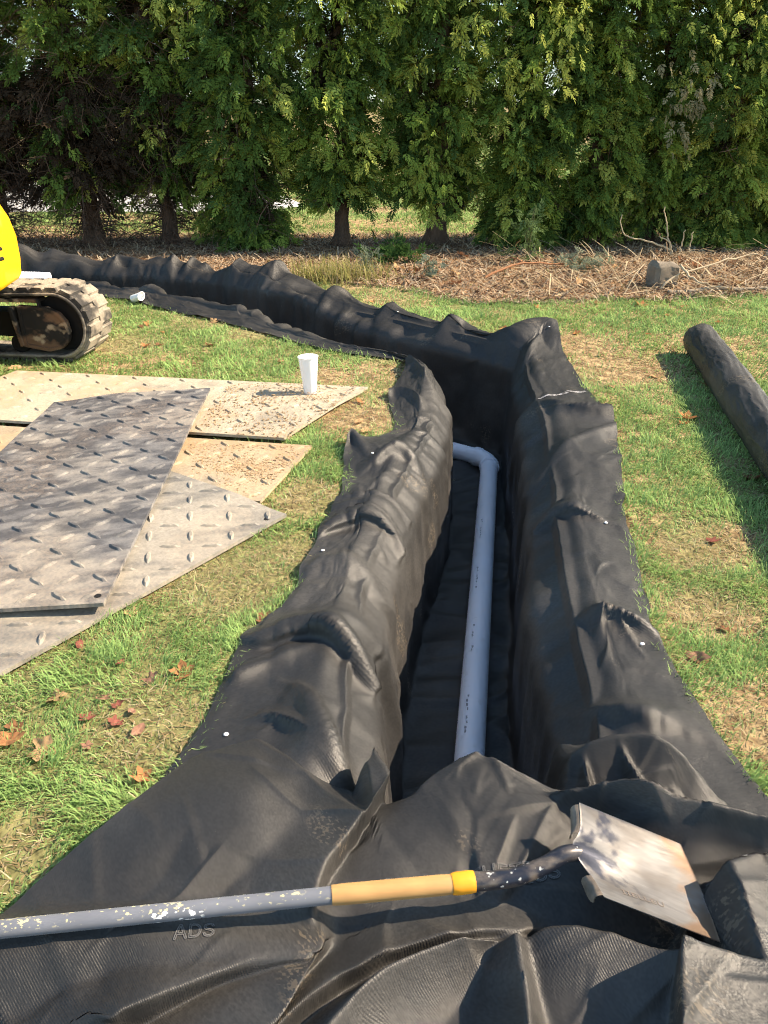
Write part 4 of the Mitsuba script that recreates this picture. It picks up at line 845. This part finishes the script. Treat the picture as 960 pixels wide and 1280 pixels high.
for ti, ((tx, ty, bot, top_, Rm), lab) in enumerate(zip(TREES, TLAB)):
    g = np.random.default_rng(100 + ti); key = thing('hedge_tree', lab, 'tree', 'evergreen trees of the hedge')
    zz = np.linspace(-.02, top_ * .92, 26); wob = np.cumsum(g.normal(0, .012, (26, 2)), 0)
    tp = np.column_stack([tx + wob[:, 0], ty + wob[:, 1], zz]); tr_ = .098 * (1 - .75 * zz / top_) * (1 + .55 * np.exp(-zz / .07)) * g.uniform(.85, 1.15)
    tm = tube(tp, tr_, 12); tm.vertices += ((meshkit.noise(np.array(tm.vertices) * [14, 14, 4], ti)[:, None] - .5) * .03) * [1, 1, 0]
    add('trunk', tm, 'm_bark', key, smooth=True)
    # limbs and thin dead twigs
    tw, tc = [], []
    dead = 520 if ti in (1, 2, 3) else (320 if ti in (0, 4) else 70)
    for k in range(dead):
        z0 = g.uniform(.1, 2.3) if ti < 5 else g.uniform(bot * .6 + .1, 2.4); a_ = g.uniform(0, 2 * np.pi); L = g.uniform(.35, .95) * Rm * 1.1; tt = np.linspace(0, 1, 6)
        dr_ = g.uniform(-.5, .5); d = np.array([math.cos(a_), math.sin(a_)])
        pth = np.column_stack([tx + d[0] * L * tt + g.normal(0, .018, 6) * tt, ty + d[1] * L * tt + g.normal(0, .018, 6) * tt, z0 + (.35 * L * tt - (.55 + dr_) * L * tt ** 2) + g.normal(0, .012, 6)])
        pth[:, 2] = np.maximum(pth[:, 2], .05); r0 = g.uniform(.003, .009)
        m_ = tube(pth, r0 * (1 - .8 * tt), 3, cap=False); tw.append(m_); tc.append(np.tile(np.array([.085, .058, .042]) * g.uniform(.6, 1.7), (len(m_.vertices), 1)))
        for q in range(5 if ti < 4 else 2):
            i0 = g.integers(2, 6); e_ = pth[i0 - 1] + np.array([g.normal(0, .13), g.normal(0, .10), g.uniform(-.24, .05)])
            m_ = tube([pth[i0 - 1], (pth[i0 - 1] + e_) / 2 + g.normal(0, .012, 3), e_], [r0 * .5, r0 * .4, r0 * .25], 3, cap=False); tw.append(m_); tc.append(np.tile(np.array([.10, .066, .048]) * g.uniform(.6, 1.6), (len(m_.vertices), 1)))
    add('limbs', cat(tw), 'm_twig', key, color=np.vstack(tc))
    # crown: clumps of flat sprays, leaving gaps
    PP, DD, SS, CC = [], [], [], []
    ncl = int(500 * (top_ - bot) / 3.5)
    for k in range(ncl):
        z0 = bot + (top_ - bot) * g.random() ** 1.35; fr = (z0 - bot) / (top_ - bot)
        Rz = Rm * (min(1, .62 + fr * 1.8) if fr < .25 else (1.0 - .75 * max(0, fr - .62) / .38)) * (1 + .16 * math.sin(z0 * 4 + ti * 2))
        a_ = g.uniform(0, 2 * np.pi); r_ = Rz * (1 - .55 * g.random() ** 1.8)
        inner = g.random() < .25; r_ = r_ * (.55 if inner else 1)
        if g.random() < .08: continue
        brown = (ti in (0, 1, 2) and z0 < 1.75 and g.random() < (.72 if ti else .4)) or (r_ < .45 * Rz and g.random() < .3) or (ti == 3 and z0 < 1.6 and g.random() < .25)
        nsp = g.integers(13, 22) if z0 < 2.6 else g.integers(3, 5)
        L_ = g.uniform(.22, .46); u_ = np.sort(g.random(nsp)) ** .8; rad = np.array([math.cos(a_), math.sin(a_) * .9, 0]); sid = np.array([-rad[1], rad[0], 0]); rise = g.uniform(-.1, .55)
        line = np.array([tx, ty, z0]) + rad * (r_ - L_ + L_ * u_)[:, None]; line[:, 2] += L_ * (rise * u_ - .75 * u_ ** 2)
        sg_ = np.where(np.arange(nsp) % 2 == 0, 1, -1) * g.uniform(.3, 1.2, nsp)
        PP.append(line + sid * (sg_ * .035)[:, None] + g.normal(0, .022, (nsp, 3)))
        D = rad * (.55 + .3 * u_)[:, None] + sid * (sg_ * (1.1 - .7 * u_))[:, None] + np.array([0, 0, 1]) * (rise * .6 - 1.0 * u_)[:, None] + g.normal(0, .25, (nsp, 3)); DD.append(D / np.linalg.norm(D, axis=1, keepdims=True))
        SS.append(g.uniform(.09, .165, nsp) * (1 if z0 < 2.6 else 1.8) * (1.5 if inner else 1))
        tone = TONES[g.choice(5, p=[.22, .30, .24, .11, .13] if ti < 5 else [.16, .27, .28, .19, .10])] * g.uniform(.8, 1.2)
        if brown: tone = np.array([.055, .040, .028])
        CC.append(tone * g.uniform(.75, 1.3, (nsp, 1)))
    extra = {5: [((.30, 9.3, 2.2), 190, .24, 1), ((.5, 9.7, 2.3), 120, .25, 0), ((-.15, 9.2, 2.1), 130, .22, 0), ((-.6, 9.1, 1.9), 60, .2, 2)], 6: [((.1, 9.25, 2.0), 120, .22, 1), ((.42, 8.93, .95), 60, .2, 2), ((.55, 8.92, .70), 40, .15, 2)], 7: [((1.35, 8.95, 1.55), 30, .13, 3)], 9: [((2.95, 9.0, 1.45), 60, .16, 5)], 8: [((1.75, 8.95, 2.05), 60, .16, 3)], 3: [((-2.0, 9.05, 2.15), 40, .15, 3)],
             11: [((4.0, 9.0, 1.5), 60, .22, 3)], 4: [((-1.1, 8.95, 2.0), 40, .2, 2)], 10: [((3.4, 9.0, 2.1), 70, .25, 3)]}.get(ti, [])
    for c_, nsp, sp__, tone in extra:
        PP.append(np.array(c_) + g.normal(size=(nsp, 3)) * [sp__, .08, sp__ * 1.2]); D = np.array([.1, -.35, -.8]) + g.normal(0, .3, (nsp, 3)); DD.append(D / np.linalg.norm(D, axis=1, keepdims=True)); SS.append(g.uniform(.07, .14, nsp))
        CC.append((TONES[tone] if tone < 5 else np.array([.30, .27, .16])) * g.uniform(.75, 1.3, (nsp, 1)))
    PP = np.vstack(PP); PP[:, 2] = np.maximum(PP[:, 2], .06)
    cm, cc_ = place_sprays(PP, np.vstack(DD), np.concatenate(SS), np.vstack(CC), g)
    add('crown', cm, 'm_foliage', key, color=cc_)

# ------------------------------------------------------------------ grass, straw, needles
def blades(P, L, W, az, lean, col, g, segs=2):
    n = len(P); d = np.column_stack([np.cos(az), np.sin(az), 0 * az]); s_ = np.column_stack([-np.sin(az + g.uniform(-.8, .8, n)), np.cos(az), 0 * az]); s_ /= np.linalg.norm(s_, axis=1, keepdims=True)
    up = np.array([0, 0, 1.0]); V, C = [], []
    def at(t):                                     # bending over along its length
        ang = lean * (0.35 + .65 * t)
        return P + (L * t)[:, None] * (np.sin(ang)[:, None] * d + np.cos(ang)[:, None] * up)
    one = np.ones(n)
    p0, p1, p2 = at(0 * one), at(.55 * one), at(one)
    V = np.stack([p0 - s_ * W[:, None] / 2, p0 + s_ * W[:, None] / 2, p1 - s_ * W[:, None] * .42, p1 + s_ * W[:, None] * .42, p2], 1)
    Fc = np.array([[0, 1, 3], [0, 3, 2], [2, 3, 4]])
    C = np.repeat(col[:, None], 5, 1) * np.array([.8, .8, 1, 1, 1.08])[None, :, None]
    return V.reshape(-1, 3), (Fc[None] + 5 * np.arange(n)[:, None, None]).reshape(-1, 3), C.reshape(-1, 3)
SHUT = shapely.union_all([CLOTH_AREA.buffer(-.03), FRONT_AREA.buffer(-.03), HOLE] + [m_.buffer(-.01) for m_ in MATS])
shapely.prepare(SHUT); shapely.prepare(BED); shapely.prepare(ROAD)
PATCH = [(-.52, 2.32, .22), (-.60, 1.62, .15), (-.30, 2.95, .18), (-.15, 3.9, .22), (-.35, 4.6, .2), (1.15, 2.58, .20), (1.02, 2.15, .16), (1.35, 4.75, .38), (1.25, 5.3, .3), (.98, 1.62, .16), (-1.7, 5.3, .25), (-.80, 1.22, .10), (-.25, 2.5, .15), (1.9, 3.1, .18), (-.9, 5.6, .2)]
def bare(x, y):
    b = smooth01((fbm(np.column_stack([x * 1.5, y * 1.5]), 4, 19) - .50) / .14) * .75 + .35 * smooth01((fbm(np.column_stack([x * 6, y * 6]), 3, 29) - .52) / .12)
    b = np.where(x > .6, b * .5, b * .85)
    for (cx, cy, r) in PATCH: b = np.maximum(b, smooth01(1.5 - np.hypot(x - cx, (y - cy)) / r * (.75 + .5 * fbm(np.column_stack([x * 5, y * 5]), 2, 5))))
    return np.clip(b, 0, 1)
def scatter(x0, x1, y0, y1, dens, g):
    n = int((x1 - x0) * (y1 - y0) * dens); p = np.column_stack([g.uniform(x0, x1, n), g.uniform(y0, y1, n)])
    dep = p[:, 1] * .895 + .634
    keep = np.abs(p[:, 0]) < .47 * dep + .45
    return p[keep]
GREENS = np.array([[.29, .43, .145], [.39, .53, .20], [.23, .36, .12], [.49, .57, .26], [.56, .54, .29], [.58, .49, .30]])
g = np.random.default_rng(3); GV, GF, GC, at_ = [], [], [], 0
for (x0, x1, y0, y1, dens, Ls, Ws) in [(-1.9, 2.2, .9, 2.6, 30000, .9, .0030), (-2.6, 3.0, 2.6, 4.5, 15000, .95, .0040), (-4.0, 4.2, 4.5, 7.9, 6500, 1.0, .006), (-7, 8, 9.9, 16, 1500, 1.2, .013), (-9, 12, 16, 34, 260, 1.6, .03)]:
    p = scatter(x0, x1, y0, y1, dens, g); x, y = p[:, 0], p[:, 1]
    ok = ~shapely.contains_xy(SHUT, x, y) & ~shapely.contains_xy(ROAD, x, y)
    inbed = shapely.contains_xy(BED, x, y); ok &= ~inbed | (g.random(len(x)) < np.where(y > 9.9, .35, .02))
    b = bare(x, y); tuft = fbm(np.column_stack([x * 9, y * 9]), 3, 7); ok &= g.random(len(x)) > b * .86; ok &= g.random(len(x)) < .45 + 1.1 * smooth01((tuft - .32) / .3)
    p, b, tuft = p[ok], b[ok], tuft[ok]; n = len(p)
    hgt = fbm(np.column_stack([p * 2.1]), 3, 13)
    L = (.020 + .042 * g.random(n) ** 1.4) * (.6 + .9 * tuft) * Ls * (1 - .35 * b); tone = fbm(np.column_stack([p * 1.2]), 3, 33)
    w = np.clip(g.normal(0, 1.0, n) * .9 + 1.05 + 2.4 * (b - .35) + 3 * (tone - .5), 0, 4.999)
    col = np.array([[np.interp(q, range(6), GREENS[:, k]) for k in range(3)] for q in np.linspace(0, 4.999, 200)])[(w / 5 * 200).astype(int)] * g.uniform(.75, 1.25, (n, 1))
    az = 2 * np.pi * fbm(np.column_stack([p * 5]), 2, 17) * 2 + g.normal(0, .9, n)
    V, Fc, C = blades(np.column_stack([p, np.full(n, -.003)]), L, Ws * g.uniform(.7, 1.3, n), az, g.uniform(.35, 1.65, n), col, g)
    GV.append(V); GF.append(Fc + at_); GC.append(C); at_ += len(V)
kind(add('grass', trimesh.Trimesh(np.vstack(GV), np.vstack(GF), process=False), 'm_grass', color=np.vstack(GC)), 'stuff', 'short autumn lawn grass, green with yellowed patches')
def straws(p, z, L0, L1, W, cols, g, tilt=.18):
    n = len(p); az = g.uniform(0, 2 * np.pi, n); L = g.uniform(L0, L1, n); t = g.normal(0, tilt, n)
    d = np.column_stack([np.cos(az) * np.cos(t), np.sin(az) * np.cos(t), np.sin(t)]) * L[:, None] / 2; s_ = np.column_stack([-np.sin(az), np.cos(az), 0 * az]) * (W * g.uniform(.6, 1.4, n))[:, None] / 2
    c_ = np.column_stack([p, z + np.abs(d[:, 2])]); bow = np.column_stack([0 * az, 0 * az, g.uniform(0, .10, n) * L])
    V = np.stack([c_ - d - s_, c_ - d + s_, c_ + bow - s_, c_ + bow + s_, c_ + d - s_, c_ + d + s_], 1)
    Fc = np.array([[0, 1, 3], [0, 3, 2], [2, 3, 5], [2, 5, 4]]); col = cols[g.integers(0, len(cols), n)] * g.uniform(.6, 1.35, (n, 1))
    return trimesh.Trimesh(V.reshape(-1, 3), (Fc[None] + 6 * np.arange(n)[:, None, None]).reshape(-1, 3), process=False), np.repeat(col, 6, 0)
ST_C = np.array([[.44, .34, .19], [.36, .26, .14], [.27, .18, .09], [.48, .40, .25], [.33, .29, .14]])
ms, cs = [], []
for (x0, x1, y0, y1, dens, W) in [(-1.9, 2.2, .9, 2.6, 9000, .0022), (-2.6, 3, 2.6, 4.5, 5000, .003), (-4, 4.2, 4.5, 7.6, 2200, .005)]:
    p = scatter(x0, x1, y0, y1, dens, g); ok = ~shapely.contains_xy(SHUT, p[:, 0], p[:, 1]) & ~shapely.contains_xy(BED, p[:, 0], p[:, 1]); p = p[ok]
    p = p[g.random(len(p)) < .16 + .6 * bare(p[:, 0], p[:, 1])]
    m_, c_ = straws(p, .002, .010, .036, W * .8, ST_C * .8, g, .25); ms.append(m_); cs.append(c_)
kind(add('thatch', cat(ms), 'm_litter', color=np.vstack(cs)), 'stuff', 'dry straw coloured thatch lying between the grass')
p = scatter(-6.5, 7, 6.5, 10.4, 1250, g); p = p[shapely.contains_xy(BED.buffer(.10), p[:, 0], p[:, 1]) & ~shapely.contains_xy(SHUT, p[:, 0], p[:, 1])]
ND_C = np.array([[.29, .20, .125], [.20, .135, .085], [.35, .275, .18], [.12, .08, .055], [.38, .31, .22]])
m1, c1 = straws(p, .010, .03, .13, .008, ND_C, g, .3)
p = scatter(1.0, 6, 6.6, 8.9, 70, g); m2, c2 = straws(p, .02, .15, .5, .008, np.array([[.36, .28, .17], [.42, .34, .22], [.25, .17, .10]]), g, .25)
kind(add('dry_needles', cat([m1, m2]), 'm_litter', color=np.vstack([c1, c2])), 'stuff', 'dead needles and dry stems covering the bed below the hedge')

# ------------------------------------------------------------------ small things in the bed
def branchy(paths, r, name, lab, catg, col=(.45, .36, .24)):
    m_ = cat([tube(PchipInterpolator(np.linspace(0, 1, len(q)), np.array(q, float))(np.linspace(0, 1, 14)) + np.random.default_rng(len(lab)).normal(0, .006, (14, 3)), np.linspace(r, r * .45, 14), 6) for q in paths])
    return tag(add(name, m_, 'm_twig', smooth=True, color=np.tile(col, (len(m_.vertices), 1))), lab, catg)
branchy([[(2.95, 8.7, 0), (2.93, 8.7, .12), (2.80, 8.72, .22)], [(2.93, 8.7, .08), (2.65, 8.7, .18), (2.45, 8.72, .22), (2.40, 8.75, .42)], [(2.95, 8.7, .03), (2.88, 8.72, .25), (2.82, 8.74, .50)], [(3.02, 8.7, 0), (3.05, 8.7, .28)], [(3.12, 8.72, 0), (3.14, 8.72, .26)]], .011, 'dry_stalk', 'dry pale branched stalk standing in the mulch in front of the hedge', 'stalk', (.52, .42, .27))
branchy([[(3.85, 8.6, 0), (3.95, 8.6, .25), (4.02, 8.6, .5), (3.97, 8.6, .62)]], .022, 'dry_stalk', 'single curved dry seed stalk near the right edge', 'stalk', (.42, .33, .22))
branchy([[(2.32, 7.0, .02), (2.45, 7.05, .12), (2.9, 7.2, .22), (3.2, 7.3, .26)], [(2.5, 7.1, .2), (2.6, 6.95, .1), (2.85, 6.9, .05)]], .011, 'dry_branch', 'bent pale dry branch lying beside the grey stone', 'branch', (.50, .40, .27))
branchy([[(2.35, 6.85, .02), (2.9, 6.95, .04), (3.6, 6.95, .03), (4.4, 7.0, .04)]], .020, 'fallen_stick', 'long straight grey stick along the edge of the grass at the right', 'stick', (.33, .27, .2))
branchy([[(.9, 7.5, .02), (1.3, 7.8, .10), (1.7, 8.0, .05), (2.0, 8.3, .06)], [(1.3, 7.8, .1), (1.2, 8.0, .12)]], .012, 'dry_branch', 'reddish dry twig lying in the middle of the mulch', 'branch', (.30, .15, .08))
stn = rbox(.24, .2, .22, .035).subdivide().subdivide(); sv = np.array(stn.vertices); sv += (meshkit.fbm(sv * 9, 3, 4)[:, None] - .5) * .05; stn.vertices = sv; stn.apply_transform(trimesh.transformations.rotation_matrix(.25, [0, 0, 1])); stn.apply_translation([2.40, 7.22, .10])
scene['m_stone'] = pr(proc(lambda p, n, uv: mix((.13, .105, .08), (.30, .26, .205), mfbm(p.x * 12, p.y * 12, p.z * 12, 4))), .95, .1)
tag(add('stone', stn, 'm_stone', smooth=35), 'squarish grey brown stone at the edge of the mulch', 'stone')
def weed(x, y, h, n, lab, col, sd, catg='plant', wide=.10, size=.05):
    g = np.random.default_rng(sd); key = thing('weed', lab, catg)
    st_ = [tube(np.array([[x, y, 0], [x + g.normal(0, .03), y, h * .5], [x + g.normal(0, .05), y + g.normal(0, .03), h]]), [.006, .005, .003], 5) for _ in range(3)]
    m_ = cat(st_); add('stem', m_, 'm_twig', key, smooth=True, color=np.tile((.18, .17, .08), (len(m_.vertices), 1)))
    zz = g.uniform(.1, 1, n) * h; P = np.column_stack([x + g.normal(0, wide, n), y + g.normal(0, wide, n), zz]); D = g.normal(0, 1, (n, 3)) * [1, 1, .5]; D /= np.linalg.norm(D, axis=1, keepdims=True)
    cm, cc_ = place_sprays(P, D, g.uniform(.7, 1.3, n) * size, np.array(col) * g.uniform(.7, 1.3, (n, 1)), g); add('leaves', cm, 'm_foliage', key, color=cc_)
weed(1.42, 8.35, .52, 60, 'leafy green weed stalk standing in front of the hedge', (.11, .17, .07), 1, size=.10, wide=.08)
weed(.12, 8.5, .16, 90, 'low dark green seedling in the shade under the hedge', (.04, .085, .025), 2, size=.14, wide=.14)
weed(.42, 7.55, .20, 40, 'small pale grey green weed among the mulch behind the trench bend', (.17, .22, .17), 3, size=.07, wide=.05)
weed(1.85, 7.9, .15, 60, 'low grey green tuft in the middle of the mulch', (.20, .23, .16), 4, size=.10, wide=.12)
weed(-.15, 7.75, .22, 50, 'small grey weed beside the yellow grass clump', (.18, .22, .16), 5, size=.08, wide=.05)
g = np.random.default_rng(8); P = np.column_stack([g.normal(-.42, .22, 900), g.normal(7.55, .14, 900), np.zeros(900)])
V, Fc, C = blades(P, g.uniform(.08, .26, 900), g.uniform(.004, .009, 900), g.uniform(0, 6.28, 900), g.uniform(.1, 1.2, 900), np.array([[.36, .33, .12], [.30, .30, .10], [.42, .36, .18]])[g.integers(0, 3, 900)], g)
tag(add('grass_clump', trimesh.Trimesh(V, Fc, process=False), 'm_grass', color=C), 'clump of long yellow grass on the far bank of the trench', 'grass clump')

# ------------------------------------------------------------------ fallen leaves
def leaf_mesh(sd, lobed):
    g = np.random.default_rng(sd); th = np.linspace(0, 2 * np.pi, 41)[:-1]
    if lobed: r = .62 + .38 * np.abs(np.cos(th * 2.5)) ** .8 - .12 * np.abs(np.sin(th * 7.5)); r *= np.where(np.cos(th) < -.9, .55, 1)
    else: r = 1 / np.sqrt((np.cos(th) / 1.0) ** 2 + (np.sin(th) / .52) ** 2) * (1 + .05 * np.sin(th * 9))
    rings = [np.zeros((1, 2))] + [np.column_stack([np.cos(th), np.sin(th)]) * (r * q)[:, None] for q in (.35, .7, 1.0)]
    p = np.vstack(rings); z = .30 * p[:, 1] ** 2 * g.uniform(.3, 2.0) + .4 * p[:, 0] ** 2 * g.uniform(-.5, 1.2) + .55 * (fbm(np.column_stack([p * 2.2]), 2, sd) - .5)
    V = np.column_stack([p, z - z.min()]); Fc = [[0, 1 + i, 1 + (i + 1) % 40] for i in range(40)]
    for k in range(2):
        a_ = 1 + 40 * k
        for i in range(40): j = (i + 1) % 40; Fc += [[a_ + i, a_ + 40 + i, a_ + 40 + j], [a_ + i, a_ + 40 + j, a_ + j]]
    stem = tube([[-.5, 0, V[0, 2] + .05], [-1.0, .05, .12], [-1.45, .15, .05]], [.03, .025, .02], 4)
    return cat([trimesh.Trimesh(V, Fc, process=False), stem])
LEAF_COL = {'orange': (.46, .22, .10), 'tan': (.46, .30, .16), 'red': (.27, .10, .075), 'brown': (.22, .11, .06), 'pink': (.34, .19, .13)}
lply = {}
for ci, (cn, cv) in enumerate(LEAF_COL.items()):
    for sh_ in (0, 1):
        m_ = leaf_mesh(40 + ci * 2 + sh_, bool(sh_)); v = np.array(m_.vertices)
        vein = np.exp(-(v[:, 1] / .06) ** 2) * .25; col = np.array(cv) * (1 + vein[:, None]) * (.75 + .5 * fbm(v * 3, 2, ci))[:, None]
        lply[cn, sh_] = mikit.ply(m_, 'm_leaf', smooth=True, color=col)
def leaf(x, y, size, cn, sh_, z=.006):
    g = np.random.default_rng(int(abs(x * 977 + y * 3571)) + 5)
    k = numbered('fallen_leaf'); d = dict(lply[cn, sh_]); d['to_world'] = T().translate([x, y, z]).rotate([0, 0, 1], g.uniform(0, 360)).rotate([1, 0, 0], g.uniform(-22, 22)).rotate([0, 1, 0], g.uniform(-18, 18)).scale(size); scene[k] = d
    return k
big = [(-.935, 1.56, .052, 'orange', 0, 'large orange leaf on the grass at the left edge below the mats'), (-.835, 1.53, .04, 'tan', 1, 'broad tan leaf beside the large orange leaf at the left edge'), (-.554, 1.83, .038, 'orange', 1, 'pinkish orange lobed leaf on the grass just left of the black cloth'),
       (1.524, 3.88, .055, 'orange', 1, 'orange leaf on the lawn between the right flap and the fabric roll'), (.895, 1.90, .038, 'pink', 0, 'pinkish oval leaf against the lower edge of the right flap'), (1.551, 3.15, .045, 'brown', 1, 'reddish brown leaf below the near part of the fabric roll'),
       (1.19, 2.60, .03, 'red', 1, 'small red leaf on the bare patch right of the trench'), (-.36, 2.10, .035, 'brown', 1, 'dark orange leaf tucked under the edge of the left flap'), (2.0, 6.45, .06, 'orange', 1, 'bright orange leaf at the lawn edge in front of the stone'), (-1.9, 5.0, .05, 'orange', 0, 'long orange leaf just right of the track'), (-2.15, 4.72, .05, 'tan', 0, 'tan leaf in front of the track on the edge of the mat')]
big[9] = (-1.55, 5.25, .04, 'orange', 1, 'orange leaf on the grass right of the excavator track'); big[10] = (-2.2, 4.75, .05, 'tan', 0, 'tan leaf between the track and the tan mat')
for x, y, sz, cn, sh_, lab in big: tag(leaf(x, y, sz, cn, sh_), lab, 'leaf')
for i, (x, y) in enumerate([(-.747, 1.884), (-.745, 1.727), (-.762, 1.648), (-.655, 1.670), (-.685, 1.633), (-.729, 1.546), (-.889, 1.968), (-.64, 1.81), (-.70, 1.70), (-.62, 1.60)]):
    tag(leaf(x, y, .017 + .008 * ((i * 7) % 5) / 4, ['red', 'pink'][i % 2], int(i % 3 > 0)), '%s %s %s leaf in the red leaf patch left of the cloth' % ('tiny' if (i * 7) % 5 < 2 else 'small', ['red', 'pink'][i % 2], 'lobed' if i % 3 else 'oval'), 'leaf', 'small %s leaves left of the black cloth' % ['red', 'pink'][i % 2])
g = np.random.default_rng(12); cnt = 0
while cnt < 46:
    x, y = g.uniform(-3, 3), g.uniform(1.4, 7.0)
    if abs(x) > .47 * (y * .895 + .63) or SHUT.buffer(.03).contains(sg.Point(x, y)) or BED.contains(sg.Point(x, y)): continue
    if x > .6 and g.random() < .3: continue
    cn = ['brown', 'tan', 'orange'][cnt % 3]; lob = int(g.integers(0, 2)); side_ = 'right of the trench' if x > .2 else 'left of the trench'
    if x > .2: where = 'behind the raised far corner of the trench' if y > 5.7 else 'near the far end of the fabric roll' if x > 1.3 and y > 4.2 else 'between trench and fabric roll' if y > 2.9 else 'right of the near right flap'
    else: where = 'beside the excavator track' if y > 4.6 and x < -1.3 else 'between tan mat and far trench edge' if y > 4.5 else 'between mat tips and left flap' if y > 2.45 else 'between pale mat and near left flap'
    tag(leaf(x, y, g.uniform(.022, .038), cn, lob), f"small {cn} {'lobed' if lob else 'oval'} leaf {where}", 'leaf', f'small {cn} leaves {side_}'); cnt += 1
cnt = 0
while cnt < 26:
    x, y = g.uniform(-1.0, 4.0), g.uniform(6.9, 9.0)
    if not BED.contains(sg.Point(x, y)) or SHUT.contains(sg.Point(x, y)): continue
    where = 'straight behind the trench bend' if x < -.2 else 'right behind the yellow grass clump' if x < .35 else 'before the stout trunk' if x < .9 else 'left of the grey stone' if x < 2.2 else 'around the grey stone' if x < 2.9 else 'at the right edge'
    cn = ['tan', 'brown'][cnt % 2]; tag(leaf(x, y, g.uniform(.04, .075), cn, 1, .03), f"dry {cn} leaf in {'front' if y < 7.7 else 'back'} mulch {where}", 'leaf', f'dry {cn} leaves in the mulch bed'); cnt += 1

same = {}
for k, d in labels.items():
    if d.get('category') == 'leaf': same.setdefault(d['label'], []).append(k)
for lab, ks in same.items():
    if 1 < len(ks) < 5:
        ks.sort(key=lambda k: np.array(scene[k]['to_world'].matrix)[1, 3])
        for i, k in enumerate(ks): labels[k]['label'] = lab + (', ' + {2: ('nearer of two', 'farther of two'), 3: ('nearest of three', 'middle of three', 'farthest of three'), 4: ('nearest of four', 'second nearest', 'third nearest', 'farthest of four')}[len(ks)][i])
